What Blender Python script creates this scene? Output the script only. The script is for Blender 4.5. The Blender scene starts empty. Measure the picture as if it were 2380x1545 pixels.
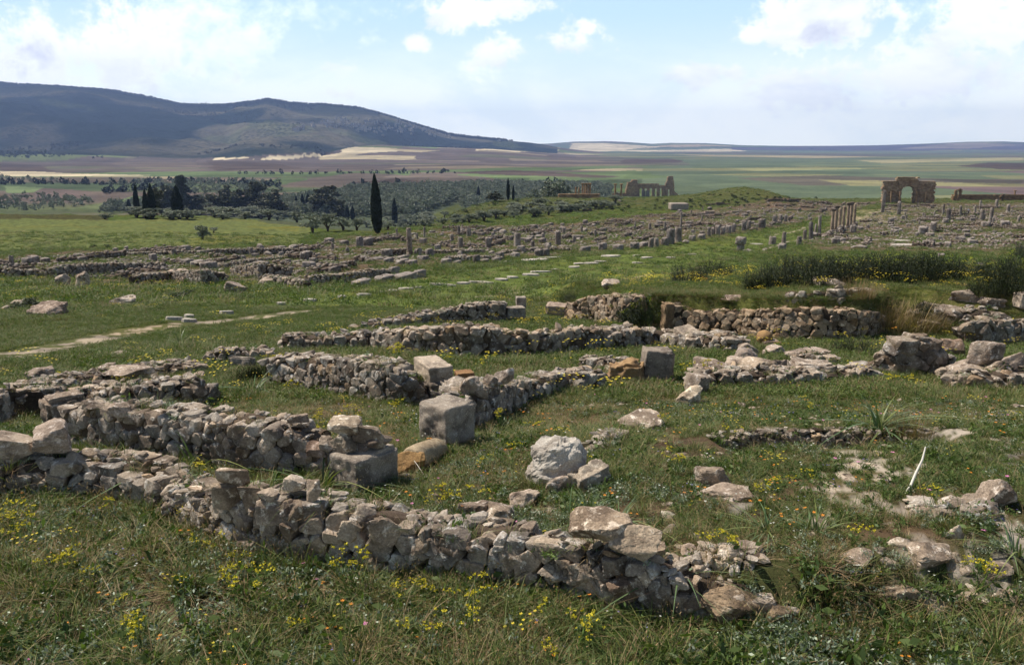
import bpy, math, random
import numpy as np
random.seed(7); RNG = np.random.default_rng(11)
scene = bpy.context.scene
COL = scene.collection
ZC, F, PITCH = 3.3, 1980.0, math.radians(12.3)
CP, SP = math.cos(PITCH), math.sin(PITCH)
rad = math.radians

# ---------------------------------------------------------------- noise
def _h(ix, iy, iz, s):
    n = (ix.astype(np.int64)*73856093) ^ (iy.astype(np.int64)*19349663) ^ (iz.astype(np.int64)*83492791) ^ (int(s)*2654435761)
    n = (n ^ (n >> 13)) * 1274126177 & 0x7fffffff
    n = (n ^ (n >> 16)) * 668265263 & 0x7fffffff
    return ((n ^ (n >> 15)) & 0xffffff) / float(0xffffff)
def vnoise(p, s=0):
    i = np.floor(p).astype(np.int64); f = p-i; f = f*f*(3-2*f)
    x, y, z = i[:, 0], i[:, 1], i[:, 2]; r = 0
    for a in (0, 1):
        for b in (0, 1):
            for c in (0, 1):
                w = (f[:, 0] if a else 1-f[:, 0])*(f[:, 1] if b else 1-f[:, 1])*(f[:, 2] if c else 1-f[:, 2])
                r = r + w*_h(x+a, y+b, z+c, s)
    return r*2-1
def fbm(p, octs=4, s=0, gain=.5):
    t, a, q = 0, 1., np.array(p, float)
    for k in range(octs):
        t = t+a*vnoise(q, s+k*17); q = q*2.03+11.3; a *= gain
    return t
def fbm2(x, y, sc, octs=4, s=0):
    x = np.asarray(x, float); y = np.asarray(y, float)
    p = np.stack([x.ravel()/sc, y.ravel()/sc, np.full(x.size, .37)], 1)
    return fbm(p, octs, s).reshape(x.shape)
def sstep(a, b, x):
    t = np.clip((x-a)/(b-a), 0, 1); return t*t*(3-2*t)

# ---------------------------------------------------------------- terrain
_py = np.array([-60, 6, 8, 11, 15, 22, 30, 45, 60, 100, 150, 220, 334, 420, 700])
_pd = np.array([3.3, 3.3, 3.36, 3.72, 4.3, 5.12, 6.0, 7.6, 9.0, 11.8, 14.4, 17.4, 21.4, 24.0, 32])
_ty = np.linspace(-60, 700, 6000)
_td = np.interp(_ty, _py, _pd)
_k = np.exp(-np.linspace(-2, 2, 41)**2); _k /= _k.sum()
_td = np.convolve(np.pad(_td, 20, mode='edge'), _k, 'valid')
def drop(y): return np.interp(y, _ty, _td)
def ang2z(px, py, y):
    """height above the ground datum seen at picture row py at depth y"""
    t = (772.5-py)/F
    return ZC+y*(t*CP-SP)/(CP+t*SP)
def ray(px, py):
    t = (772.5-py)/F
    d = np.array([(px-1190)/F, CP+t*SP, -SP+t*CP]); return d
def march(px, py, HH, y0=1.5, y1=16000):
    d = ray(px, py); d = d/d[1]
    ys = np.concatenate([np.linspace(y0, 60, 1500), np.geomspace(60.1, y1, 4500)])
    zz = ZC+d[2]*ys-HH(d[0]*ys, ys)
    k = np.argmax(zz < 0)
    if zz[k] >= 0: return None
    a, b = (ys[k-1], ys[k]) if k > 0 else (ys[0], ys[0])
    if b > a:
        t = zz[k-1]/(zz[k-1]-zz[k]); y = a+(b-a)*t
    else: y = a
    return np.array([d[0]*y, y, ZC+d[2]*y])
def H0(x, y): return ZC-drop(y)+0*x
def w0(px, py): return march(px, py, H0)

W1spec = [(385, 1210, 1140), (427, 1234, 1150), (530, 1275, 1158), (683, 1316, 1172), (786, 1325, 1195), (972, 1352, 1235), (1210, 1381, 1262),
          (1321, 1400, 1275), (1464, 1438, 1305), (1600, 1450, 1352), (1750, 1462, 1402), (1870, 1464, 1440)]
W0spec = [(-60, 1175, 1090), (60, 1167, 1085), (170, 1160, 1080), (260, 1170, 1085), (330, 1185, 1110), (390, 1207, 1140)]
W10spec = [(1545, 775, 705), (1600, 778, 725), (1700, 785, 722), (1800, 797, 718), (1900, 803, 718), (1990, 803, 722), (2055, 790, 730)]
_l1 = [w0(a, b) for a, b, c in W0spec[:-1]+W1spec]+[w0(2050, 1460), w0(2300, 1480), w0(2700, 1480)]
L1x = np.array([p[0] for p in _l1]); L1y = np.array([p[1] for p in _l1])
o = np.argsort(L1x); L1x = L1x[o]; L1y = L1y[o]
_l2 = [w0(a, b) for a, b, c in W10spec]+[w0(2240, 800), w0(2380, 805), w0(2900, 810)]
L2x = np.array([p[0] for p in _l2]); L2y = np.array([p[1] for p in _l2])
_l3 = [w0(a, b) for a, b in ((1655, 1064), (1750, 1056), (1850, 1053), (2000, 1055), (2130, 1060))]
PEx = np.array([p[0] for p in _l3]); PEy = np.array([p[1] for p in _l3])
L2e = w0(2055, 790)[0]
RIDGE_PX = np.array([-1200, -500, 0, 50, 100, 200, 300, 360, 400, 460, 560, 620, 655, 700, 780, 850, 900, 950, 1000, 1050, 1100, 1200, 1300, 1500, 4000])
RIDGE_PY = np.array([230, 175, 187, 190, 196, 203, 210, 220, 228, 242, 245, 238, 231, 240, 246, 254, 268, 285, 300, 316, 323, 332, 341, 348, 352])
FOOT_D = (np.array([-1200, 0, 300, 450, 600, 750, 850, 1000, 1300]), np.array([2500, 2500, 2650, 2700, 2500, 2800, 3400, 3900, 4600]))
FAR_PX = np.array([-500, 1000, 1200, 1270, 1330, 1400, 1500, 1540, 1620, 1700, 1800, 1900, 2000, 2100, 2200, 2280, 2380, 2600, 3200])
FAR_PY = np.array([345, 342, 339, 338, 332.5, 332, 337, 334.5, 335, 339, 340, 339.5, 338, 334.5, 330, 329, 333, 336, 342])
PLAIN = 46.0
def smooth_interp(v, xs, ys): return np.interp(v, xs, ys)
def H(x, y, detail=True):
    x = np.asarray(x, float); y = np.asarray(y, float)
    ye = np.maximum(y, 1.0)
    px = 1190+F*CP*x/ye
    z = ZC-drop(np.minimum(y, 690.))
    # raised floor behind the front wall
    yl = np.interp(x, L1x, L1y)+.16
    amp = np.interp(x, [-6, -2.5, 0, 2.2, 5], [.12, .14, .2, .34, .42])
    wd = np.interp(x, [-4, 2.2, 3.2, 5], [.16, .16, .9, 1.2])
    off = amp*sstep(0, 1, (y-yl)/wd+.3)*(1-sstep(8.5, 12.5, y))
    z = z+off*(y < 13)
    # dug hollow with a steep far side
    ye = np.interp(x, PEx, PEy)
    z = z-.42*sstep(PEx[0]-.15, PEx[0]+.3, x)*(1-sstep(PEx[-1]-.2, PEx[-1]+.3, x))*np.where(y < ye, np.clip(1-(ye-y)/1.15, 0, 1)**1.3, np.clip(1-(y-ye)/.07, 0, 1))*(y < 13)
    # terrace held by the long wall
    yl2 = np.interp(x, L2x, L2y)+.25
    tr = 1.12*sstep(0, 1, (y-yl2)/np.interp(x, [L2e-.1, L2e+1.], [.35, 2.6]))*sstep(3.2, 4.6, x+0.12*np.maximum(y-22, 0))*(1-sstep(31, 52, y))
    tr = tr+.55*np.exp(-((y-29)/4.5)**2)*sstep(6.5, 10.5, x)
    z = z+np.where((y > 14) & (y < 60), tr, 0)
    # grassy mounds and rise of the far town
    z = z+5.6*np.exp(-(((x-89)/15)**2+((y-330)/40)**2))+1.6*np.exp(-(((x-66)/14)**2+((y-330)/40)**2))
    z = z+1.8*np.exp(-(((x-20)/45)**2+((y-330)/60)**2))
    z = z-1.6*np.exp(-(((x+40)/50)**2+((y-210)/60)**2))
    # edge of the town shelf, then the plain
    e = np.interp(px, [-900, 0, 500, 700, 850, 1000, 1150, 1300, 1500, 1700, 2100, 3300], [215, 215, 212, 190, 158, 175, 300, 345, 390, 385, 380, 390])
    s = sstep(0, 1, (y-e)/np.where(px > 1200, 260, 320.))
    plain = ZC-PLAIN+6*fbm2(x, y, 700, 3, 5)*sstep(300, 1500, y)*(1-.7*sstep(1100, 1500, px))
    z = z*(1-s)+plain*s
    # mountain
    far = y > 2000
    rt = ang2z(0, np.interp(px, RIDGE_PX, RIDGE_PY)+0*y, 5200.)
    fd = np.interp(px, *FOOT_D)
    t = (y-fd)/(5200-fd)
    gul = fbm2(x, y, 620, 5, 9)
    rise = sstep(-.05, 1.0, t)*.6+.4*np.clip(t, 0, 1)
    m = (rt-plain)*rise*np.where(t > 1, np.clip(1-(t-1)*.35, 0, 1), 1)
    m = m+gul*np.clip(t, 0, 1)*np.clip(1.0-t, 0, 1)*4*62*np.clip((rt-plain)/160, 0, 1)
    m = m*(px < 1400)*sstep(0, 1, (1420-px)/200)
    ap = np.interp(px, [560, 700, 790, 900, 1000, 1150, 1330], [0, 26, 52, 54, 44, 28, 0])*sstep(2500, 3900, y)*(y < 9000)
    z = z+np.where(far, np.maximum(np.where(t > -.05, np.maximum(m, 0), 0), ap), 0)
    # low hills at the horizon
    fz = ang2z(0, np.interp(px, FAR_PX, FAR_PY)+0*y, 9300.)
    tf = sstep(7000, 9300, y)
    z = np.where(y > 7000, np.maximum(z, plain+(fz-plain)*tf), z)
    # apron of rolling fields below the horizon
    z = z+np.where(y > 2400, 13*sstep(2400, 6500, y)*np.exp(-((px-1250)/420)**2)*(1+.5*fbm2(x, y, 900, 2, 31)), 0)
    if detail:
        n = fbm2(x, y, .9, 3, 1)*.022*(y < 40)+fbm2(x, y, 4.5, 3, 2)*np.interp(y, [0, 12, 40, 200, 400], [.03, .06, .14, .35, .5])*(1-s)*sstep(3, 14, y)
        z = z+n
    return z
_HC = {}
def at(px, py):
    k = (round(px, 1), round(py, 1))
    if k not in _HC: _HC[k] = march(px, py, H)
    return _HC[k]
def Hs(x, y): return float(H(np.array([x]), np.array([y]))[0])
def topz(y, py): return ang2z(0, py, y)
def ppm(p):
    """picture units per metre at a point"""
    return F/(p[1]*CP-(p[2]-ZC)*SP)

# ---------------------------------------------------------------- node helpers
def mat(name):
    m = bpy.data.materials.new(name); m.use_nodes = True
    nt = m.node_tree; nt.nodes.clear()
    out = nt.nodes.new('ShaderNodeOutputMaterial'); b = nt.nodes.new('ShaderNodeBsdfPrincipled')
    nt.links.new(b.outputs[0], out.inputs[0])
    b.inputs['Roughness'].default_value = .92; b.inputs['Specular IOR Level'].default_value = .2
    return m, nt, b
class G:
    """tiny node-graph helper"""
    def __init__(s, nt): s.nt = nt
    def n(s, t, **k):
        q = s.nt.nodes.new(t)
        for a, b in k.items(): setattr(q, a, b)
        return q
    def put(s, sock, v):
        if v is None: return
        if isinstance(v, bpy.types.NodeSocket): s.nt.links.new(v, sock)
        else:
            if sock.type == 'RGBA' and len(v) == 3: v = (*v, 1)
            sock.default_value = v
    def math(s, op, a, b=None, c=None, clamp=False):
        q = s.n('ShaderNodeMath', operation=op, use_clamp=clamp)
        for i, v in enumerate((a, b, c)):
            if v is not None: s.put(q.inputs[i], v)
        return q.outputs[0]
    def mix(s, f, a, b, mode='MIX'):
        q = s.n('ShaderNodeMix', data_type='RGBA', blend_type=mode)
        s.put(q.inputs[0], f); s.put(q.inputs[6], a); s.put(q.inputs[7], b); return q.outputs[2]
    def noise(s, vec, scale, det=4, rough=.55, dist=0, out=0):
        q = s.n('ShaderNodeTexNoise'); s.put(q.inputs['Vector'], vec)
        q.inputs['Scale'].default_value = scale; q.inputs['Detail'].default_value = det
        q.inputs['Roughness'].default_value = rough; q.inputs['Distortion'].default_value = dist
        return q.outputs[out]
    def ss(s, v, a, b, lo=0., hi=1.):
        q = s.n('ShaderNodeMapRange', interpolation_type='SMOOTHSTEP'); s.put(q.inputs[0], v)
        for i, w in enumerate((a, b, lo, hi)): q.inputs[i+1].default_value = w
        return q.outputs[0]
    def attr(s, name, out='Color'): return s.n('ShaderNodeAttribute', attribute_name=name).outputs[out]
    def scale(s, vec, v):
        q = s.n('ShaderNodeVectorMath', operation='MULTIPLY'); s.put(q.inputs[0], vec); q.inputs[1].default_value = v; return q.outputs[0]

# ---------------------------------------------------------------- mesh helpers
class Acc:
    def __init__(s): s.v = []; s.f = []; s.t = []; s.n = 0; s.mi = []
    def add(s, v, f, tint=(1, 1, 1), mi=0):
        v = np.asarray(v, float); f = np.asarray(f, int)
        s.v.append(v); s.f.append(f+s.n); s.n += len(v)
        t = np.asarray(tint, float)
        if t.ndim == 1: t = np.tile(t, (len(v), 1))
        s.t.append(t); s.mi.append(np.full(len(f), mi))
    def mesh(s, name, mats, smooth=True):
        me = bpy.data.meshes.new(name)
        v = np.concatenate(s.v); nl = sum(x.size for x in s.f); nf = sum(len(x) for x in s.f)
        me.vertices.add(len(v)); me.vertices.foreach_set('co', v.astype(np.float32).ravel())
        me.loops.add(nl); me.loops.foreach_set('vertex_index', np.concatenate([x.ravel() for x in s.f]).astype(np.int32))
        me.polygons.add(nf)
        cnt = np.concatenate([np.full(len(x), x.shape[1]) for x in s.f])
        st = np.concatenate([[0], np.cumsum(cnt)[:-1]])
        me.polygons.foreach_set('loop_start', st.astype(np.int32))
        try: me.polygons.foreach_set('loop_total', cnt.astype(np.int32))
        except Exception: pass
        me.polygons.foreach_set('material_index', np.concatenate(s.mi).astype(np.int32))
        me.polygons.foreach_set('use_smooth', np.full(nf, smooth))
        a = me.attributes.new('tint', 'FLOAT_COLOR', 'POINT')
        t = np.concatenate(s.t); a.data.foreach_set('color', np.concatenate([t, np.ones((len(t), 1))], 1).astype(np.float32).ravel())
        for m in (mats if isinstance(mats, (list, tuple)) else [mats]): me.materials.append(m)
        me.update(calc_edges=True)
        return me
def tag(o, label=None, cat=None, group=None, kind=None):
    if label: o['label'] = label
    if cat: o['category'] = cat
    if group: o['group'] = group
    if kind: o['kind'] = kind
    return o
def link(name, me, parent=None, loc=None, rot=None, scl=None):
    o = bpy.data.objects.new(name, me); COL.objects.link(o)
    if parent is not None: o.parent = parent
    if loc is not None: o.location = loc
    if rot is not None: o.rotation_euler = rot
    if scl is not None: o.scale = scl if hasattr(scl, '__len__') else (scl,)*3
    return o
def _ico(n):
    import bmesh
    bm = bmesh.new(); bmesh.ops.create_icosphere(bm, subdivisions=n, radius=1)
    v = np.array([q.co[:] for q in bm.verts]); f = np.array([[q.index for q in p.verts] for p in bm.faces]); bm.free()
    return v/np.linalg.norm(v, axis=1)[:, None], f
ICO = {n: _ico(n) for n in (1, 2, 3, 4, 5)}
def _cube(n):
    import bmesh
    bm = bmesh.new(); bmesh.ops.create_cube(bm, size=2)
    bmesh.ops.subdivide_edges(bm, edges=bm.edges[:], cuts=n, use_grid_fill=True)
    v = np.array([q.co[:] for q in bm.verts]); f = np.array([[q.index for q in p.verts] for p in bm.faces]); bm.free()
    return v, f
CUBE = {n: _cube(n) for n in (3, 6, 20)}
def polystone(N, h, sub, p=12, amp=.05, seed=0, dirs=None):
    """rounded irregular stone: radial function of a plane set"""
    d, f = ICO[sub]
    dot = np.maximum(d@N.T, 0)/h[None, :]
    r = (dot**p).sum(1)**(-1./p)
    v = d*r[:, None]
    if amp:
        s = np.mean(h)
        q = v/s+seed*3.17
        n = fbm(q*1.25, 2 if sub < 3 else 5, seed % 97, .62)
        v = v*(1+amp*n)[:, None]
    return v, f
def randrock(size, sub=3, seed=0, flat=1., amp=.085, k=12, p=44):
    r = np.random.default_rng(seed)
    N = r.normal(size=(k, 3)); N /= np.linalg.norm(N, axis=1)[:, None]
    N = np.concatenate([N, np.eye(3), -np.eye(3)])
    h = np.concatenate([r.uniform(.52, .95, k), np.ones(6)])
    v, f = polystone(N, h, sub, p, amp, seed)
    return v*np.asarray(size)*.5*np.array([1, 1, flat])*1.1, f
def rotz(v, a):
    c, s = math.cos(a), math.sin(a)
    return np.stack([v[:, 0]*c-v[:, 1]*s, v[:, 0]*s+v[:, 1]*c, v[:, 2]], 1)
def roteul(v, e):
    from mathutils import Euler
    return v@np.array(Euler(e).to_matrix()).T
def boxstone(w, d, h, n=20, wear=.05, rough=.012, seed=0, taper=0):
    """hewn block, origin at the centre of its base"""
    v, f = CUBE[n]
    half = np.array([w, d, h])/2; p = 22.
    r = (np.abs(v)**p).sum(1)**(1/p)
    v = v/r[:, None]*np.abs(v).max(1)[:, None]
    q = v*half
    nn = fbm(q*9+seed*7.1, 4, seed, .55); n2 = fbm(q*2.6+seed*3.3, 3, seed+3)
    wear = wear*1.5 if n > 10 else wear; rough = rough*1.5 if n > 10 else rough
    edge = np.sort(np.abs(v), 1)[:, 1]
    out = v/np.linalg.norm(v, axis=1)[:, None]
    q = q+out*(rough*nn)[:, None]+out*(rough*1.6*n2)[:, None]-out*(wear*sstep(.8, 1., edge)*np.clip(.35+1.3*n2+.5*nn, 0, 1.8))[:, None]
    q[:, 0:2] *= (1-taper*(q[:, 2:3]/h+.5))
    q[:, 2] += h/2
    return q, f
FOOT = []          # footprints where no grass grows: (x0, y0, x1, y1, radius)
print('p1')
# ================================================================ materials
def stone_mat(name, c1, c2, c3, sc=1., bump=.6):
    m, nt, b = mat(name); g = G(nt)
    pos = g.n('ShaderNodeNewGeometry').outputs['Position']
    t = g.attr('tint')
    n1 = g.noise(pos, 2.6*sc, 6, .62, .3); n2 = g.noise(pos, 11*sc, 6, .7, .2); n3 = g.noise(pos, 55*sc, 4, .7)
    c = g.mix(g.ss(n1, .40, .62), c1, c2)
    c = g.mix(g.ss(n2, .53, .66), c, c3)
    c = g.mix(g.ss(n3, .38, .72), g.mix(1., c, (.72, .7, .68), 'MULTIPLY'), g.mix(1., c, (1.22, 1.2, 1.18), 'MULTIPLY'))
    vo = g.n('ShaderNodeTexVoronoi'); g.put(vo.inputs['Vector'], pos); vo.inputs['Scale'].default_value = 26*sc
    pit = g.ss(vo.outputs['Distance'], .06, .2)
    c = g.mix(1., c, t, 'MULTIPLY')
    g.put(b.inputs['Base Color'], c)
    h = g.math('ADD', g.math('MULTIPLY', n2, .5), g.math('MULTIPLY', n3, .35))
    h = g.math('ADD', h, g.math('MULTIPLY', pit, .18))
    bp = g.n('ShaderNodeBump'); g.put(bp.inputs['Height'], h); bp.inputs['Strength'].default_value = bump; bp.inputs['Distance'].default_value = .03/sc
    g.put(b.inputs['Normal'], bp.outputs[0])
    return m
M_STONE = stone_mat('limestone', (.43, .365, .295), (.175, .14, .112), (.72, .67, .605), 1., .9)
M_HEWN = stone_mat('hewn limestone', (.37, .315, .255), (.19, .158, .13), (.50, .445, .375), 1.4, .9)
M_WHITE = stone_mat('white limestone', (.50, .46, .40), (.33, .29, .245), (.60, .56, .50), 1.2, .8)
M_TAN = stone_mat('ochre sandstone', (.36, .235, .12), (.25, .155, .085), (.42, .30, .17), 1.2, .6)
M_CORE = stone_mat('earth mortar', (.085, .064, .048), (.045, .034, .026), (.14, .11, .085), 2., .8)
M_FAR = stone_mat('weathered ruin stone', (.30, .265, .235), (.15, .125, .108), (.46, .43, .395), .5, .5)
M_ARCH = stone_mat('ochre weathered ashlar', (.36, .27, .175), (.24, .165, .105), (.42, .335, .23), .25, .5)
M_SLAB = stone_mat('pale paving stone', (.50, .45, .39), (.36, .32, .27), (.55, .51, .45), 1., .4)

def leaf_mat(name, cols, rough=.6, trans=.25):
    m, nt, b = mat(name); g = G(nt)
    t = g.attr('tint'); r = g.n('ShaderNodeObjectInfo').outputs['Random']
    c = g.mix(1., g.mix(r, cols[0], cols[1]), t, 'MULTIPLY')
    g.put(b.inputs['Base Color'], c); b.inputs['Roughness'].default_value = rough; b.inputs['Specular IOR Level'].default_value = .35
    if trans:
        tr = g.n('ShaderNodeBsdfTranslucent'); g.put(tr.inputs[0], g.mix(1., c, (1.1, 1.25, .55), 'MULTIPLY'))
        ms = g.n('ShaderNodeMixShader'); ms.inputs[0].default_value = trans
        g.put(ms.inputs[1], b.outputs[0]); g.put(ms.inputs[2], tr.outputs[0])
        nt.links.new(ms.outputs[0], [q for q in nt.nodes if q.type == 'OUTPUT_MATERIAL'][0].inputs[0])
    return m
M_GRASS = leaf_mat('grass blade', ((.085, .118, .034), (.13, .165, .056)))
M_GREY = leaf_mat('silvery herb leaf', ((.15, .185, .13), (.19, .22, .165)), .5)
M_DRY = leaf_mat('dry straw', ((.33, .26, .15), (.23, .155, .085)), .7, .2)
M_FLOW = leaf_mat('wild flower petal', ((1, 1, 1), (1, 1, 1)), .6, .2)
M_ROSE = leaf_mat('strap leaf', ((.11, .16, .065), (.14, .18, .08)), .42, .2)
M_SHRUB = leaf_mat('shrub leaf', ((.034, .048, .016), (.05, .064, .022)), .6, .12)
M_CYP = leaf_mat('cypress foliage', ((.014, .022, .012), (.018, .026, .014)), .7, 0)
M_EUC = leaf_mat('grove foliage', ((.05, .055, .022), (.075, .075, .034)), .6, .1)
M_OLIVE = leaf_mat('olive foliage', ((.13, .155, .105), (.23, .25, .19)), .55, .1)
M_BARK = stone_mat('bark', (.10, .075, .055), (.06, .045, .035), (.14, .11, .085), 3, .6)

def ground_mat():
    m, nt, b = mat('meadow ground'); g = G(nt)
    pos = g.n('ShaderNodeNewGeometry').outputs['Position']
    t = g.attr('tint'); w = g.attr('mix')      # mix.r = amount of small scale mottling
    n0 = g.noise(pos, .9, 6, .65); n1 = g.noise(pos, 7, 5, .7); n2 = g.noise(pos, .09, 4, .6); n3 = g.noise(pos, .25, 5, .65, .4)
    far = g.noise(g.scale(pos, (1, 1, 0)), .012, 6, .7)
    c = g.mix(g.ss(n0, .32, .68), g.mix(1., t, (.62, .62, .66), 'MULTIPLY'), g.mix(1., t, (1.30, 1.24, 1.15), 'MULTIPLY'))
    c = g.mix(g.math('MULTIPLY', g.ss(n1, .5, .7), .35), c, (.16, .12, .075))
    c = g.mix(g.math('MULTIPLY', g.ss(n2, .48, .66), .35), c, g.mix(1., c, (1.35, 1.05, .8), 'MULTIPLY'))
    sw = g.n('ShaderNodeSeparateColor'); g.put(sw.inputs[0], w)
    c2 = g.mix(g.ss(far, .35, .65), g.mix(1., t, (.72, .74, .78), 'MULTIPLY'), g.mix(1., t, (1.35, 1.3, 1.25), 'MULTIPLY'))
    c2 = g.mix(.35, c2, g.mix(g.ss(n3, .4, .6), g.mix(1., t, (.6, .62, .65), 'MULTIPLY'), g.mix(1., t, (1.25, 1.2, 1.1), 'MULTIPLY')))
    c = g.mix(sw.outputs[0], c2, c)
    # dark tree and scrub speckle on the mountain
    pz = g.scale(pos, (1, 1, .6))
    sp = g.n('ShaderNodeTexVoronoi'); g.put(sp.inputs['Vector'], pz); sp.inputs['Scale'].default_value = .055; sp.inputs['Randomness'].default_value = 1
    dens = g.noise(pos, .0035, 6, .62, .5)
    spk = g.math('MULTIPLY', g.math('SUBTRACT', 1., g.ss(sp.outputs['Distance'], .30, .55)), g.ss(dens, .30, .62))
    spk = g.math('MULTIPLY', spk, sw.outputs[1])
    c = g.mix(g.math('MULTIPLY', spk, .85), c, (.012, .02, .012))
    g.put(b.inputs['Base Color'], c); b.inputs['Roughness'].default_value = 1; b.inputs['Specular IOR Level'].default_value = 0
    bp = g.n('ShaderNodeBump'); g.put(bp.inputs['Height'], g.math('ADD', g.math('MULTIPLY', n0, 1.), g.math('MULTIPLY', n1, .3)))
    bp.inputs['Strength'].default_value = .7; bp.inputs['Distance'].default_value = .12
    bf = g.n('ShaderNodeBump'); g.put(bf.inputs['Height'], g.noise(pos, .012, 7, .72, .6)); bf.inputs['Distance'].default_value = 70; 
    g.put(bf.inputs['Strength'], g.math('MULTIPLY', sw.outputs[1], .9)); g.put(bf.inputs['Normal'], bp.outputs[0])
    g.put(b.inputs['Normal'], bf.outputs[0])
    return m
M_GROUND = ground_mat()

# ================================================================ terrain mesh
def inpoly(x, y, poly):
    r = np.zeros(x.shape, bool); n = len(poly)
    for i in range(n):
        x0, y0 = poly[i]; x1, y1 = poly[(i+1) % n]
        c = ((y0 > y) != (y1 > y)) & (x < (x1-x0)*(y-y0)/((y1-y0) or 1e-9)+x0)
        r ^= c
    return r
def seg_dist(x, y, pts):
    d = np.full(x.shape, 1e9)
    for (ax, ay), (bx, by) in zip(pts[:-1], pts[1:]):
        dx, dy = bx-ax, by-ay; L = dx*dx+dy*dy+1e-12
        t = np.clip(((x-ax)*dx+(y-ay)*dy)/L, 0, 1)
        d = np.minimum(d, np.hypot(x-ax-t*dx, y-ay-t*dy))
    return d
ys = np.concatenate([np.linspace(-12, 3, 20)[:-1], np.arange(3, 24, .11), 24*np.exp(np.arange(0, math.log(10500/24), .0118))])
uc = np.concatenate([np.linspace(-1.5, -.66, 90)[:-1], np.linspace(-.66, .66, 860), np.linspace(.66, 1.5, 90)[1:]])
YY, UU = np.meshgrid(ys, uc, indexing='ij')
XX = UU*np.where(YY > 3, YY, 3)*1.0
XX = np.where(YY < 12, UU*np.maximum(12*.55+.45*np.maximum(YY, 0), YY), XX)
ZZ = H(XX, YY)
def pts(*pp):
    r = []
    for a, b in pp:
        q = at(a, b)
        r.append((q[0], q[1]) if q is not None else (ray(a, b)[0]*9000, 9000))
    return r
def mask_path():
    pass
# --- ground colours, by what grows or lies there
X, Y = XX, YY
PXX = 1190+F*CP*X/np.maximum(Y, 1.)
n_a = fbm2(X, Y, 1.3, 4, 41); n_b = fbm2(X, Y, 9, 4, 42); n_c = fbm2(X, Y, 300, 4, 43)
def cst(c): return np.ones(X.shape+(1,))*np.array(c)
def lay(base, c, w): return base*(1-w[..., None])+np.array(c)*w[..., None]
gc = cst((.058, .062, .026))
gc = lay(gc, (.105, .072, .048), sstep(-.25, .35, n_a)*.9*(Y < 16))
gc = lay(gc, (.062, .092, .024), sstep(13, 19, Y))
gc = lay(gc, (.085, .085, .032), sstep(.1, .7, n_b)*.6*(Y > 14)*(Y < 420))
def track_w(x, y, P_):
    wid = np.interp(x, [P_[0][0], 0], [.74, .14]); d = seg_dist(x, y, P_)
    return (1-sstep(wid*.5, wid, d))*sstep(-.2, .2, fbm2(x, y, .35, 3, 51))*.8*(y < 60)
SCREE = [(a, b, r_) for (a, b, r_) in ((2040, 1085, .5), (2000, 1130, .45), (2330, 1045, .5), (2280, 1200, .55), (1930, 1150, .3), (1780, 1030, .4), (2310, 965, .4), (2050, 1180, .3), (1900, 1190, .25), (2180, 1290, .35), (2270, 1370, .3), (1720, 1175, .25), (1500, 1010, .25), (1440, 1060, .2), (1250, 1190, .2), (2200, 1000, .35))]
def scree_w(x, y):
    w = 0*x; nz = fbm2(x, y, .13, 3, 77); na = fbm2(x, y, 1.3, 4, 41)
    for (a, b, r_) in SCREE:
        q = at(a, b); d = np.hypot(x-q[0], (y-q[1])*.8); w = np.maximum(w, (1-sstep(r_*.5, r_, d+.25*na))*sstep(-.2, .15, nz)*(y < 14))
    return w
gc = lay(gc, (.075, .082, .034), sstep(230, 300, Y)*.8)
# decumanus lawn strip
strip = pts((-300, 830), (0, 760), (600, 700), (1000, 640), (1500, 578), (1880, 520), (1880, 560), (1700, 600), (1480, 660), (1250, 690), (650, 770), (-300, 880))
gc = lay(gc, (.095, .128, .036), inpoly(X, Y, strip)*.95)
# ruin rubble earth
ruinL = pts((-200, 652), (-200, 608), (270, 580), (700, 572), (860, 545), (1080, 528), (1330, 518), (1560, 492), (1760, 468), (2050, 468), (1900, 505), (1560, 568), (1000, 612), (700, 652), (300, 665))
ruinR = pts((1960, 530), (2040, 492), (2080, 472), (2700, 468), (2700, 590), (1900, 580), (1850, 560))
rm = np.maximum(inpoly(X, Y, ruinL), inpoly(X, Y, ruinR)).astype(float)
gc = lay(gc, (.118, .086, .066), rm*sstep(-1.1, .1, n_b+.7*fbm2(X, Y, 2.2, 3, 47))*.92)
gc = lay(gc, (.112, .135, .052), inpoly(X, Y, pts((-400, 590), (-400, 512), (280, 512), (560, 508), (720, 512), (720, 545), (690, 566), (260, 574)))*.95)
gc = lay(gc, (.14, .14, .035), inpoly(X, Y, pts((560, 535), (600, 515), (700, 520), (690, 548), (540, 566), (380, 572)))*sstep(-.1, .5, n_b)*.6)
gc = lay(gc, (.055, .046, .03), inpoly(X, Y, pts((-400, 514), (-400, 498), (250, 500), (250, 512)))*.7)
for pa, wd0 in ((((-150, 858), (0, 832), (150, 803), (330, 768), (470, 750), (620, 736), (800, 720)), 1.), ):
    P_ = pts(*pa); d = seg_dist(X, Y, P_)
    TRACK = P_; gc = lay(gc, (.085, .095, .042), 1-sstep(.5, 1.5, seg_dist(X, Y, P_))); gc = lay(gc, (.36, .30, .24), track_w(X, Y, P_))
for pa, wd in ((((1780, 578), (1850, 560), (1900, 540), (1935, 525)), .5), (((1985, 512), (2020, 498), (2055, 487)), 1.2), (((1780, 548), (1850, 536), (1880, 528)), .4), (((1100, 690), (1400, 655), (1650, 620)), .12)):
    d = seg_dist(X, Y, pts(*pa)); gc = lay(gc, (.34, .29, .23), (1-sstep(wd*.6, wd, d))*.8)
_yl = np.interp(X, L2x, L2y)
gc = lay(gc, (.125, .125, .042), (X > L2x[0])*(Y > _yl)*(1-sstep(5, 11, Y-_yl))*sstep(-.6, .3, n_b))
gc = lay(gc, (.24, .22, .13), (1-sstep(5, 8, seg_dist(X, Y, pts((1990, 520), (2050, 490)))))*(Y > 120)*.55)
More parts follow.
